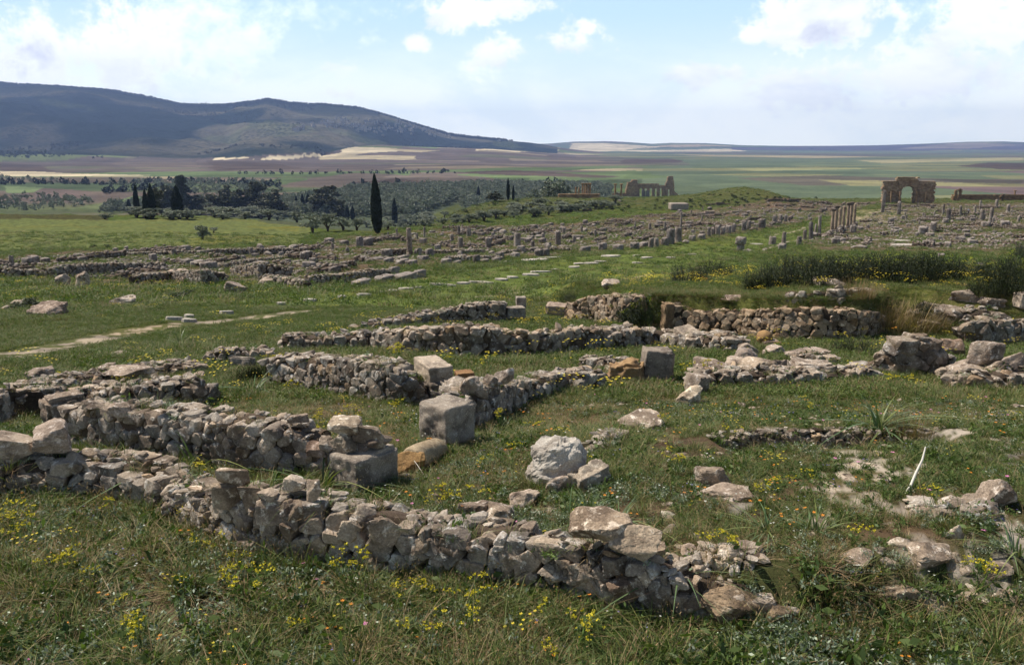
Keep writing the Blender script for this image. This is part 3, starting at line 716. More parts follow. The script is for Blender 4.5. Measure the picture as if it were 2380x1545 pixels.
wall('rubble_wall', [(1590, 1330, 1305), (1680, 1335, 1308), (1780, 1330, 1308)], 'buried pale stones behind the right end of the nearest wall', thick=.35, cell=.14, sub=3, seed=67, rocks=1.2, tint=1.1)
# middle distance, left of the grassy street
MID = [([(-60, 650, 618), (60, 646, 628), (130, 646, 622), (200, 641, 612), (270, 637, 612), (390, 629, 611)], 'long brown ruined wall near the left edge behind the pair of pale cubes'),
 ([(470, 622, 610), (520, 621, 612), (565, 620, 611)], 'short ruin wall stub left of the rubble mounds'),
 ([(320, 662, 640), (400, 655, 632), (470, 662, 628), (530, 655, 637)], 'broad heap-like wall of pale fallen stone, left of the street'),
 ([(700, 600, 592), (560, 618, 606), (500, 628, 618)], 'thin wall line running away behind the rubble mounds'),
 ([(535, 640, 620), (600, 648, 612), (680, 650, 622)], 'knobbly ruined wall above the large fallen boulder'),
 ([(600, 655, 640), (660, 668, 646), (700, 672, 655)], 'low tumbled wall corner beside the large fallen boulder'),
 ([(660, 666, 650), (740, 663, 642), (813, 656, 637), (870, 651, 627), (912, 646, 627)], 'dark dry wall ending in an upright hewn end, beside the street kerb blocks'),
 ([(270, 596, 588), (350, 594, 586), (470, 590, 583)], 'farthest left ruin line under the bright field'),
 ([(480, 592, 580), (560, 592, 578), (680, 588, 577)], 'long thin ruin line behind the rubble, under the olive tree field'),
 ([(840, 596, 585), (900, 596, 580), (945, 594, 578)], 'dark wall just left of the lone column'),
 ([(970, 592, 585), (1060, 590, 580), (1130, 588, 580)], 'rubble wall right of the lone column'),
 ([(1090, 610, 598), (1040, 612, 596), (1170, 606, 596)], 'kerbside wall of small stones behind the street, left of the pale slabs'),
 ([(1175, 590, 582), (1260, 586, 576), (1330, 584, 577)], 'rubble wall in the ruin field behind the twin kerb cubes')]
for i, (sp, lb) in enumerate(MID):
    wall('ruin_wall', sp, lb, thick=.7, cell=.25, sub=2, seed=40+i, rocks=1.2, tint=.85, mats=[M_STONE, M_CORE], elong=1.4)

# ================================================================ hewn blocks and boulders
def mesh_obj(name, v, f, m, loc, label, cat, group=None, tint=(1, 1, 1), foot=None, parent=None):
    a = Acc(); a.add(v, f, tint); me = a.mesh(name, m, name not in ('boulder', 'drum'))
    o_ = link(name, me, parent=parent, loc=loc)
    if parent is None: tag(o_, label, cat, group)
    if foot: FOOT.append((loc[0], loc[1], foot))
    return o_
def block(px, pyb, pyt, a, rr, ll, label, ground=None, m=None, name='hewn_block', cat='stone block', seed=1, wear=.03, rough=.01, tint=(1, 1, 1), tilt=(0, 0), sink=.04, hh=None, n=20, group=None, taper=0):
    """block whose near bottom corner is seen at (px, pyb) and its top at pyt"""
    g0 = at(px, ground or pyb)
    x, y = ray(px, pyb)[0]/ray(px, pyb)[1]*g0[1], g0[1]
    zb = topz(y, pyb) if ground else g0[2]; zt_ = topz(y, pyt); h = hh or (zt_-zb)
    e1 = np.array([math.cos(rad(a)), math.sin(rad(a))]); e2 = np.array([-e1[1], e1[0]])
    c = np.array([x, y])+e1*rr/2+e2*ll/2
    v, f = boxstone(rr, ll, h+sink, n, wear, rough, seed, taper); v[:, 2] -= sink
    v = rotz(roteul(v, (rad(tilt[0]), rad(tilt[1]), 0)), rad(a))
    return mesh_obj(name, v, f, m or M_HEWN, (c[0], c[1], zb if not hh else zt_-h), label, cat, group, tint, foot=(rr+ll)/4*1.05)
block(832, 1152, 1073, 52, .56, .46, 'square hewn altar block with a heap of loose stones on top', seed=2)
block(1039, 1042, 951, 48, .48, .50, 'square corner block with a notched foot at the wall end', seed=3, wear=.045)
block(998, 897, 855, 24, .42, .86, 'long pale hewn block lying flat on the wall end', seed=4, ground=942, tint=(1.4, 1.36, 1.3))
block(1003, 944, 893, 28, .36, .5, 'rough block set upright in the wall under the long pale block', seed=14, rough=.02, tint=(.8, .78, .76))
block(1062, 893, 868, 15, .3, .25, 'small reddish block right of the long pale block', ground=938, m=M_TAN, seed=5, tint=(.85, .75, .7))
block(1050, 928, 905, 20, .3, .5, 'flat pale stone on the wall between the two big blocks', ground=990, m=M_STONE, seed=6, rough=.03, wear=.06)
block(120, 1013, 938, 40, .45, .42, 'upright eroded block with a crumbling flat top at the left', m=M_STONE, seed=7, rough=.03, wear=.07, tint=(.82, .76, .72))
block(1493, 890, 817, 3, .58, .5, 'leaning grey block with a diagonal crack beside the ochre block', seed=8, tint=(.85, .83, .82), tilt=(0, 4), taper=.08)
block(1414, 893, 850, -3, .62, .48, 'rough ochre block lying left of the leaning grey block', m=M_TAN, seed=9, rough=.035, wear=.12)
block(1200, 716, 691, 6, .34, .34, 'small cube stacked on a slab at the end of the spiky wall', ground=748, seed=10)
block(1180, 740, 716, 12, .62, .4, 'low slab carrying the small cube', ground=750, seed=11)
block(1268, 728, 708, -12, .68, .5, 'tilted flat block left of the brown wall stub', ground=745, seed=12, tint=(1.15, 1.05, 1), tilt=(6, 3))
block(1545, 776, 707, 20, .3, .3, 'upright pillar stone at the corner of the retaining wall', m=M_TAN, seed=13, tint=(.85, .9, 1.), wear=.06, rough=.02)
block(1566, 758, 705, 8, .24, .3, 'rounded upright stone beside the corner pillar of the retaining wall', ground=770, m=M_STONE, seed=15, wear=.1, rough=.02, tint=(.9, .84, .78))
block(1552, 776, 752, 3, .62, .3, 'long ochre footing stone under the corner pillar', ground=772, m=M_TAN, seed=16, wear=.07, rough=.02)
block(1590, 788, 770, 25, .5, .5, 'pale flat slab tipped on the broad ruined wall', ground=812, seed=17, tint=(1.2, 1.15, 1.1), tilt=(14, -6))
block(1615, 792, 776, 2, .95, .35, 'long flat slab lying across the broad ruined wall', ground=815, seed=18, m=M_STONE, rough=.03)
block(1775, 803, 795, 3, .45, .4, 'flat pink slab behind the round ochre stone', ground=808, seed=19, tint=(1.2, 1.05, 1.))
block(1846, 878, 848, -2, .78, .5, 'table-like flat slab on the right boulder row', ground=884, seed=20, m=M_STONE, tint=(1.15, 1.12, 1.1), rough=.02, wear=.07)
block(533, 858, 832, -8, .5, .2, 'slab leaning against the low curved wall stub', seed=21, tilt=(-10, 0))
block(2372, 715, 683, 5, .5, .4, 'pale hewn pillar cut off by the right edge', ground=735, seed=22, tint=(1.4, 1.35, 1.3))
# column base and its broken plinth
def lathe(prof, n=64):
    prof = np.array(prof); k = len(prof); a = np.linspace(0, 2*math.pi, n, endpoint=False)
    v = np.stack([np.outer(prof[:, 0], np.cos(a)), np.outer(prof[:, 0], np.sin(a)), np.repeat(prof[:, 1:2], n, 1)], -1).reshape(-1, 3)
    i = np.arange(k*n).reshape(k, n); j = np.roll(i, -1, 1)
    return v, np.stack([i[:-1], j[:-1], j[1:], i[1:]], -1).reshape(-1, 4)
def densify(prof, n):
    prof = np.array(prof, float); s = np.concatenate([[0], np.cumsum(np.hypot(*np.diff(prof, axis=0).T))]); q = np.linspace(0, s[-1], n)
    return np.stack([np.interp(q, s, prof[:, 0]), np.interp(q, s, prof[:, 1])], 1)
q = at(1295, 1108)
root = link('eroded_column', None, loc=q); tag(root, 'big white eroded column base standing in the grass room', 'column')
v, f = lathe(densify([(0, -.05), (.25, -.05), (.31, .0), (.322, .06), (.305, .11), (.285, .125), (.278, .16), (.262, .30), (.24, .375), (.185, .415), (.08, .43), (0, .435)], 60), 96)
v *= .96; v[:, 2] = np.minimum(v[:, 2], .36+.16*v[:, 0]-.1*v[:, 1]+.03*fbm(v*9, 3, 4)); nn = fbm(v*6.5, 5, 6, .6); v = v+(v/np.linalg.norm(v*np.array([1, 1, .3]), axis=1)[:, None].clip(.05))*np.array([1, 1, .35])*(nn*.036)[:, None]
a_ = np.arctan2(v[:, 1], v[:, 0]); cut = sstep(.5, -1., np.cos(a_+1.9))*sstep(.0, .05, .2-v[:, 2])
v[:, :2] *= (1-.17*cut)[:, None]; v[:, 2] += .03*v[:, 0]*(v[:, 2] > .3)
mesh_obj('drum', v, f, M_WHITE, (0, 0, 0), None, None, parent=root); FOOT.append((q[0], q[1], .3)); FOOT += [(x_, np.interp(x_, PEx, PEy)-.38, .42) for x_ in np.arange(PEx[0], PEx[-1], .2)]
pl = block(1352, 1148, 1105, 40, .42, .2, 'broken wedge of plinth leaning on the white column base', seed=31, wear=.08, rough=.02, tint=(1.3, 1.28, 1.22), tilt=(4, -8))
# fallen shaft fragment
q = at(985, 1080); v, f = lathe(densify([(0, -.3), (.12, -.3), (.135, -.27), (.14, .0), (.13, .25), (.115, .3), (0, .31)], 40), 48)
v = v*(1+.05*fbm(v*7, 4, 3))[:, None]; v = rotz(roteul(v, (rad(80), 0, 0)), rad(-22))
mesh_obj('column_fragment', v, f, M_WHITE, (q[0], q[1]+.1, q[2]+.08), 'pale fallen column piece beside the stone-heaped altar block', 'column piece', tint=(.95, .82, .62), foot=.2)
v, f = randrock((.38, .3, .26), 4, 412); q = at(940, 1098)
mesh_obj('boulder', v, f, M_TAN, (q[0], q[1]+.1, q[2]+.06), 'crumbling ochre lump between the altar block and the fallen column piece', 'boulder', tint=(1.1, 1.05, .9), foot=.15)
q = at(1775, 805); v, f = ICO[4]; v = v*np.array([.21, .2, .19])*(1+.05*fbm(v*1.6, 4, 9))[:, None]
mesh_obj('boulder', v, f, M_TAN, (q[0], topz(q[1], 784)*0+q[1], topz(q[1], 784)), 'round ochre stone perched on the rubble before the retaining wall', 'boulder', tint=(1.05, 1., .9))

def boulder(px, pyb, w, h, label, m=None, seed=None, tint=(1, 1, 1), depth=.8, ground=None, sink=.12, rot=None, name='boulder', group=None, sub=4, k=11, amp=.1):
    if 'slab' in label and 'fan' in label: depth, k, amp = .32, 6, .04
    if w > 100 or h > 60: sub = 5
    """w, h in picture units of the 2380-wide photograph; placed on the terrain or on what lies at row ground"""
    seed = seed or int(px*7+pyb)
    g0 = at(px, ground or pyb); s = ppm(g0); W = w/s; Hh = h/s/.95
    r = np.random.default_rng(seed)
    v, f = randrock((W*1.05, W*depth, Hh*1.08), sub, seed, amp=amp, k=k)
    v[:, 2] -= v[:, 2].min()
    if rot is not None: v = rotz(v-0, rad(rot))
    y = g0[1]+W*depth*.35; x = (px-1190)/F*(y*CP-(g0[2]-ZC)*SP)
    zb = topz(g0[1], pyb) if ground else g0[2]
    return mesh_obj(name, v, f, m or M_STONE, (x, y, zb-Hh*sink), label, 'boulder', group, tint, foot=W*.42 if not ground else None)
# heap on the altar block
for a in ((806, 1078, 74, 62, 'largest rough stone of the heap on the altar block', 3, (1., .96, .88)), (862, 1040, 50, 42, 'stone at the back right of the heap on the altar block', 4, (1, .97, .9)), (800, 1018, 60, 34, 'topmost pale stone of the heap on the altar block', 5, (1.15, 1.1, 1)),
          (765, 1062, 34, 36, 'left stone of the heap on the altar block', 6, (.95, .9, .85)), (848, 1060, 28, 24, 'small stone wedged low in the heap on the altar block', 7, (.95, .9, .85)), (886, 1046, 44, 24, 'flat stone at the right end of the altar block', 8, (.85, .8, .76)), (742, 1062, 34, 26, 'reddish pitted stone where the tall wall meets the altar block', 9, (.8, .66, .6))):
    boulder(a[0], a[1], a[2]*1.22, a[3]*1.15, a[4], seed=a[5]*91, ground=1128, sink=.02, tint=a[6])
on_wall = [  # px, bottom row, w, h, ground row, label, tint
 (1392, 1268, 128, 74, 1425, 'great flat pitted boulder on top of the nearest wall', (1.08, .98, .86)), (1468, 1300, 112, 70, 1432, 'great rounded boulder beside the pitted one on the nearest wall', (1.15, 1.06, .94)),
 (905, 1268, 84, 66, 1350, 'long sloping capstone on the nearest wall, left of centre', (1.1, 1.02, .92)), (822, 1260, 66, 52, 1335, 'blunt capstone on the nearest wall below the altar block', (1, .95, .86)),
 (984, 1300, 62, 62, 1352, 'chunky square capstone in the nearest wall, third right of the sloping one', (.92, .84, .75)), (1037, 1298, 44, 56, 1362, 'narrow upright stone in the nearest wall', (.9, .84, .77)), (1102, 1300, 70, 50, 1372, 'wedge-shaped capstone of the nearest wall below the scattered rocks', (.95, .88, .8)),
 (1182, 1322, 74, 62, 1380, 'pale flat-topped stone in the nearest wall', (1.15, 1.1, 1.02)), (1282, 1308, 86, 56, 1392, 'pale faceted capstone left of the great pitted boulder', (1.15, 1.08, .98)), (1282, 1350, 70, 46, 1395, 'broad stone under the faceted capstone in the nearest wall', (.95, .92, .88)), (1362, 1372, 92, 84, 1412, 'large grey slab-like stone in the wall face under the pitted boulder', (.85, .82, .78)),
 (1440, 1395, 62, 66, 1436, 'pinkish split stone under the great rounded boulder', (.95, .82, .72)), (1530, 1408, 62, 62, 1446, 'smooth grey stone near the right end of the nearest wall', (.8, .76, .7)), (1605, 1425, 64, 42, 1452, 'oval brown stone at the right of the nearest wall', (.72, .62, .52)), (1700, 1446, 140, 62, 1460, 'long brown slab sloping down at the right end of the nearest wall', (.7, .6, .48)), (1810, 1462, 80, 60, 1464, 'squarish brown stone ending the nearest wall', (.68, .6, .5)),
 (555, 1135, 76, 46, 1280, 'upper slab of the fan of three slabs on the nearest wall', (.95, .86, .76)), (535, 1185, 66, 60, 1282, 'left slab of the fan of three slabs on the nearest wall', (.88, .8, .7)), (590, 1192, 58, 64, 1292, 'right slab of the fan of three slabs on the nearest wall', (.85, .77, .68)),
 (640, 1218, 74, 62, 1305, 'bright tilted stone right of the fan of slabs', (1.2, 1.15, 1.1)), (638, 1165, 56, 24, 1300, 'thin pale slab above the tilted stone', (1.15, 1.08, 1)), (692, 1148, 56, 42, 1300, 'smooth white stone on the nearest wall', (1.4, 1.38, 1.32)), (738, 1172, 34, 54, 1310, 'upright pale splinter beside the smooth white stone', (1.15, 1.08, 1)), (702, 1230, 54, 66, 1316, 'pointed stone in the nearest wall under the white stone', (1.02, .95, .86)),
 (395, 1200, 36, 52, 1225, 'pale upright end stone at the left end of the nearest wall', (1.15, 1.1, 1.05)), (600, 1295, 88, 56, 1298, 'large dark footing stone in the nearest wall below the slabs', (.72, .68, .64)), (868, 1325, 50, 44, 1340, 'tan stone low in the nearest wall', (1, .9, .76)),
 (135, 1058, 108, 74, 1155, 'big pitted boulder resting at the left wall end', (.92, .86, .84)), (25, 1082, 130, 62, 1160, 'broad smooth boulder cut by the left edge', (1.05, 1, .95)), (235, 1128, 96, 52, 1165, 'pale ragged boulder on the left low wall', (1.1, 1.05, 1.02)), (300, 1130, 80, 46, 1170, 'pale ragged boulder right of its twin on the left low wall', (1.12, 1.06, 1.02)), (190, 1100, 64, 46, 1160, 'mossy squarish stone below the big pitted boulder', (.85, .82, .76)), (348, 1148, 66, 30, 1180, 'low crumbling rock where the two near walls meet', (1.05, 1, .98)),
 (1092, 922, 66, 46, 1000, 'round boulder first on the boulder wall', (.95, .9, .86)), (1140, 905, 40, 40, 985, 'round boulder second on the boulder wall', (1.0, .95, .9)), (1172, 896, 46, 44, 975, 'grey boulder topping the boulder wall', (1.05, 1, .98)), (1116, 930, 34, 30, 1000, 'small round stone tucked in the boulder wall', (.9, .85, .8)),
 (455, 895, 44, 30, 925, 'angular stone on the squared end of the thick low wall', (1.05, .95, .86)), (255, 918, 60, 38, 935, 'cracked grey boulder on the thick low wall', (.82, .78, .76)), (320, 885, 110, 34, 905, 'pale ridge-like rock in the collapsed rubble line', (1.15, 1.08, 1.04)), (365, 925, 80, 34, 938, 'pale sloping rock on the thick low wall', (1.15, 1.08, 1.04)),
 (230, 958, 60, 30, 1052, 'flat pale capstone on the tall wall near the upright block', (1.1, 1.04, .98)), (290, 968, 62, 32, 1062, 'second flat pale capstone on the tall wall', (1.12, 1.05, 1)), (375, 948, 26, 18, 1075, 'small white stone perched on the tall wall', (1.5, 1.45, 1.4)), (700, 985, 50, 24, 1100, 'pale stone among grass on top of the tall wall', (1.2, 1.12, 1.05))]
for a in on_wall: boulder(a[0], a[1], a[2]*(.98 if a[2] > 100 else .86), a[3]*(.9 if a[2] > 100 else .82), a[5], ground=a[4], sink=.04, tint=a[6])
loose = [
 (1302, 1148, 58, 34, 'small pitted rock in front of the white column base', (1.4, 1.35, 1.3)), (1218, 1180, 66, 40, 'flat pale layered rock left of the column base', (1.2, 1.12, 1.06)), (1098, 1205, 60, 38, 'low ridged rock behind the middle of the nearest wall', (.98, .92, .88)), (1160, 1215, 76, 48, 'spiky pale rock behind the nearest wall, left of centre', (1.15, 1.08, 1)), (1012, 1160, 24, 14, 'tiny pale rock in the grass room', (1.2, 1.1, 1)),
 (1500, 998, 118, 34, 'flat white rock outcrop in the middle meadow', (1.3, 1.25, 1.18)), (1600, 944, 52, 38, 'smooth white round stone in the middle meadow', (1.7, 1.62, 1.45)), (1618, 922, 48, 44, 'grey pointed rock behind the smooth white stone', (.9, .86, .84)), (1650, 1136, 96, 44, 'brown rock perched on a stony patch in the right meadow', (.82, .76, .7)), (1672, 1162, 110, 26, 'stony patch under the perched brown rock', (1, .93, .88)),
 (1520, 1000, 40, 18, 'chip of rock beside the flat white outcrop', (1.2, 1.15, 1.1)), (1664, 878, 84, 48, 'rounded boulder leading the boulder row right of the grey block', (.98, .93, .9)), (1712, 866, 60, 34, 'smaller pale boulder behind the first of the row', (1.1, 1.04, 1)), (1730, 850, 62, 36, 'dark pitted boulder in the right boulder row', (.72, .68, .68)), (1772, 878, 86, 44, 'wide pale boulder in the right boulder row', (1.15, 1.08, 1)), (1820, 870, 48, 34, 'small grey boulder left of the table-like slab', (.85, .8, .78)), (1660, 905, 44, 26, 'stone under the first boulder of the row', (.9, .85, .8)),
 (1795, 830, 46, 34, 'boulder under the round ochre stone', (1.02, .96, .93)), (1740, 832, 40, 32, 'rock left of the boulder under the ochre stone', (.9, .86, .84)), (1880, 842, 90, 28, 'low ragged rock ridge behind the table-like slab', (1.02, .96, .94)),
 (2262, 895, 96, 48, 'broad boulder at the right with another stone on it', (.95, .9, .87)), (2330, 890, 70, 60, 'rough tall boulder at the right edge row', (.95, .9, .88)), (2200, 880, 50, 22, 'small rock left of the broad right boulder', (1.05, 1, .95)), (2375, 868, 60, 34, 'pale boulder cut by the right edge', (1, .95, .93)), (2220, 832, 60, 44, 'reddish stone beside the humped wall fragment', (.8, .66, .58)),
 (2318, 1185, 110, 78, 'largest bare boulder in the right meadow', (1.02, .96, .92)), (2250, 1190, 90, 36, 'pale outcrop left of the largest right boulder', (1.12, 1.06, 1)), (2218, 1252, 50, 44, 'pale squarish rock below the right outcrop', (1.15, 1.1, 1.02)), (2170, 1205, 90, 26, 'flat rock with a stone behind it in the right meadow', (1.12, 1.05, 1)), (2155, 1186, 60, 18, 'thin flat stone behind the flat rock', (1.05, 1, .95)),
 (2150, 1318, 150, 50, 'long low humped rock in the lower right grass', (1.18, 1.1, 1.02)), (2320, 1345, 90, 34, 'low pale rock at the lower right', (1.1, 1.04, .98)), (1640, 1312, 56, 30, 'pale rock lying behind the right part of the nearest wall', (1.25, 1.18, 1.1)), (1702, 1312, 54, 34, 'whitish ridged rock right of the great boulders', (1.15, 1.08, 1)), (1752, 1308, 44, 20, 'small pale rock beside the ridged rock', (1.2, 1.12, 1.04)), (1985, 1318, 80, 22, 'flat half-buried rock in the lower right grass', (1.2, 1.12, 1.05)), (2060, 1318, 40, 22, 'small half-buried rock left of the long humped rock', (1.1, 1.05, 1)),
 (2080, 1400, 100, 40, 'brown rock in the bank below the long humped rock', (.8, .72, .62)), (2250, 1402, 80, 22, 'pale sliver of rock low on the right bank', (1.15, 1.1, 1)), (2340, 1398, 90, 22, 'pale sliver of rock at the right edge of the bank', (1.15, 1.1, 1)), (1600, 1290, 40, 20, 'pale chip beside the great rounded boulder', (1.2, 1.1, 1.05)),
 (105, 738, 70, 36, 'squared grey-pink boulder beside a dark bush at the left', (1.0, .9, .86)), (45, 710, 36, 9, 'flat pale stone left of the squared boulder', (1.2, 1.15, 1.1)), (12, 722, 28, 9, 'low stone at the left edge behind the dark bush', (.95, .9, .86)), (290, 708, 52, 16, 'lone bluish-white stone in the left grass', (1.2, 1.18, 1.18)), (195, 668, 30, 38, 'upright whitish stone in the left grass', (1.2, 1.12, 1.05)), (152, 662, 40, 26, 'low whitish stone left of the upright one', (1.15, 1.1, 1.08)),
 (540, 680, 52, 22, 'large fallen boulder in front of the knobbly wall', (1.0, .93, .9)), (620, 662, 46, 16, 'rounded boulder right of the large fallen boulder', (.98, .92, .88)), (420, 640, 56, 12, 'low white boulder on the heap-like wall', (1.3, 1.2, 1.15)), (1418, 668, 46, 16, 'lone white-topped stone in the yellow flowers', (1.3, 1.24, 1.2)),
 (1712, 700, 40, 18, 'pinkish fallen cylinder stone on the terrace', (1.15, 1., .95)), (1690, 698, 26, 12, 'pink rubble beside the fallen cylinder stone', (1.1, .95, .9)), (1935, 665, 70, 14, 'long flat pale stone under the dark shrubs', (1.1, 1.05, 1.)), (2240, 700, 70, 26, 'stone half buried right of the stone row', (.85, .8, .76)), (2290, 712, 60, 22, 'stone at the foot of the right shrub bank', (.85, .8, .76)), (2170, 762, 70, 18, 'pale ledge stone below the straw tussock', (1.05, 1, .94)), (2150, 720, 50, 20, 'low stone behind the straw tussock', (.9, .84, .8)), (2215, 745, 90, 40, 'rounded grey ledge stone left of the shaded wall', (.8, .75, .72)), (1868, 790, 60, 10, 'half-buried stone at the foot of the retaining wall', (.8, .72, .66)),
 (95, 893, 60, 30, 'dark angular stone at the left end of the rubble line', (.75, .7, .68)), (240, 868, 44, 18, 'lone pale stone in the grass above the rubble line', (1.1, 1.05, 1)), (560, 850, 40, 14, 'small stone beside the leaning slab', (1, .95, .9)), (270, 830, 50, 12, 'pale stone in the grass by the dirt track', (1, .95, .9))]
for a in loose: k_ = .82 if a[0] > 2040 and a[1] > 1100 else 1.; boulder(a[0], a[1], a[2]*k_, a[3]*1.15*k_, a[4], tint=tuple(q*(.9 if k_ < 1 else 1) for q in a[5]), sink=.3)
boulder(2285, 858, 56, 46, 'grey boulder balanced on the broad right boulder', ground=893, sink=0, tint=(.95, .9, .88))
# kerb slabs of the old street, laid flush in the turf
pv_ = [(720, 700, 34, 6), (655, 708, 22, 5), (795, 692, 22, 4), (845, 687, 34, 6), (890, 681, 30, 5), (915, 678, 26, 5), (945, 673, 34, 5), (975, 670, 24, 4), (1018, 663, 36, 6), (1050, 665, 22, 3), (1075, 660, 30, 4), (1100, 657, 26, 4), (1125, 658, 40, 6), (1165, 651, 30, 3), (1190, 646, 26, 3),
       (1235, 640, 42, 8), (1255, 633, 46, 6), (1290, 628, 20, 3), (1335, 622, 26, 3), (1372, 613, 36, 6), (1395, 609, 28, 4), (1345, 614, 24, 3), (405, 743, 44, 6), (440, 738, 24, 5), (525, 729, 30, 4), (440, 748, 40, 4), (1480, 595, 18, 2), (1502, 600, 26, 3), (1240, 605, 60, 7), (1275, 600, 50, 5), (1175, 610, 40, 5), (1420, 596, 40, 5),
       (1950, 536, 30, 3), (1480, 612, 24, 3), (1560, 600, 22, 2), (1610, 592, 20, 2), (2095, 560, 40, 6), (2100, 570, 50, 5), (1760, 568, 30, 3)]
pgrp = 'flat pale paving slabs sunk in the grassy street'
for i, (a, b, w, h) in enumerate(pv_):
    q = at(a, b); s = ppm(q); W = w/s*1.15; D = max(.4, W*.65)
    n_ = 7; r = np.random.default_rng(i+900); an = np.sort(np.linspace(0, 6.28, n_, endpoint=False)+r.uniform(-.25, .25, n_)); rr = r.uniform(.75, 1.05, n_)
    ring = np.stack([np.cos(an)*rr*W/2, np.sin(an)*rr*D/2, np.full(n_, .05)], 1)
    low = ring*np.array([1.04, 1.04, 1])-np.array([0, 0, .12]); mid = ring*np.array([.93, .93, 1])+np.array([0, 0, .012])
    v = np.concatenate([low, ring, mid, [[0, 0, .066]]]); f = [[j, (j+1) % n_, n_+(j+1) % n_, n_+j] for j in range(n_)]+[[n_+j, n_+(j+1) % n_, 2*n_+(j+1) % n_, 2*n_+j] for j in range(n_)]
    a2 = Acc(); a2.add(v, np.array(f), (1, 1, 1)); a2.add(v, np.array([[2*n_+j, 2*n_+(j+1) % n_, 3*n_] for j in range(n_)]), (1, 1, 1))
    dzx = (Hs(q[0]+W/2, q[1])-Hs(q[0]-W/2, q[1]))/W; dzy = (Hs(q[0], q[1]+.3)-Hs(q[0], q[1]-.3))/.6
    o_ = link('paving_slab', a2.mesh('paving_slab', M_SLAB, False), loc=(q[0], q[1], q[2]+.05), rot=(math.atan(dzy), -math.atan(dzx), r.uniform(-.3, .3)))
    tag(o_, 'flat pale paving slab sunk in the grassy street', 'paving slab', pgrp); FOOT.append((q[0], q[1]-.15, W*.5+.25))
print('stones', len(scene.objects))
# ================================================================ ruin field
EU = lambda a, b: np.array(at(a, b))
s0, s1 = EU(400, 720), EU(1750, 540); STREET = math.degrees(math.atan2(s1[1]-s0[1], s1[0]-s0[0]))
def zone(px, py):
    if px > 1890: return 'on the right ruin slope below the arch'
    if px < 850: return 'in the ruin field left of the lone column'
    if px < 1330: return 'in the ruin field behind the lone column'
    if py < 520: return 'in the far ruin terraces left of the colonnade'
    return 'in the ruin field along the grassy street, left of the colonnade'
PB = []
for i in range(8):
    v, f = boxstone(1, 1, 1, 6, .1, .05, 300+i); a = Acc(); r = np.random.default_rng(i); b = r.uniform(.75, 1.15); a.add(v, f, (b*1.02, b, b*.99))
    PB.append(a.mesh('ruin_block', M_FAR))
PR = []
for i in range(6):
    v, f = randrock((1, 1, 1), 2, 600+i, amp=.1); v[:, 2] -= v[:, 2].min(); a = Acc(); b = .8+.07*i; a.add(v, f, (b, b*.98, b*.96)); PR.append(a.mesh('ruin_stone', M_FAR))
PC = []
for i in range(5):
    v, f = lathe(densify([(0, 0), (.62, 0), (.62, .05), (.5, .08), (.48, .5), (.46, .97), (.40, 1.), (0, 1.)], 18), 18)
    v = v*(1+.05*fbm(v*np.array([3, 3, 5]), 3, i))[:, None]; a = Acc(); b = .85+.08*i; a.add(v, f, (b, b*.97, b*.93)); PC.append(a.mesh('column_stub', M_FAR))
_rc = [0]
def ruin(kind, px, py, w, h, label=None, group=None, aspect=1., yaw=None, tint_i=None, q=None, name=None, meshes=None):
    q = EU(px, py) if q is None else q
    if q is None or q.size < 3: return
    s = ppm(q); W = w/s; Hh = h/s; i = _rc[0]; _rc[0] += 1; r = np.random.default_rng(5000+i)
    me = (meshes or {'block': PB, 'stone': PR, 'stub': PC}[kind])
    me = me[i % len(me)]
    nm = name or {'block': 'ruin_block', 'stone': 'ruin_stone', 'stub': 'column_stub'}[kind]
    sc_ = (W, W*aspect, Hh+.15) if kind != 'stub' else (W, W, Hh+.15)
    o_ = link(nm, me, loc=(q[0], q[1]+W*aspect*.4, q[2]-.15), rot=(r.normal()*.03, r.normal()*.03, rad(yaw if yaw is not None else STREET+90*(i % 2)+r.normal()*7) if kind != 'stub' else r.uniform(0, 6)), scl=sc_)
    z = zone(px, py)
    base = {'block': 'weathered hewn block ', 'stone': 'fallen grey stone ', 'stub': 'broken column stub '}[kind]+z
    tag(o_, label or base, {'block': 'stone block', 'stone': 'stone', 'stub': 'column'}[kind], group or (None if label else base.replace('block ', 'blocks ').replace('stone ', 'stones ').replace('stub ', 'stubs ')))
    o_['kind'] = 'thing'
    return o_
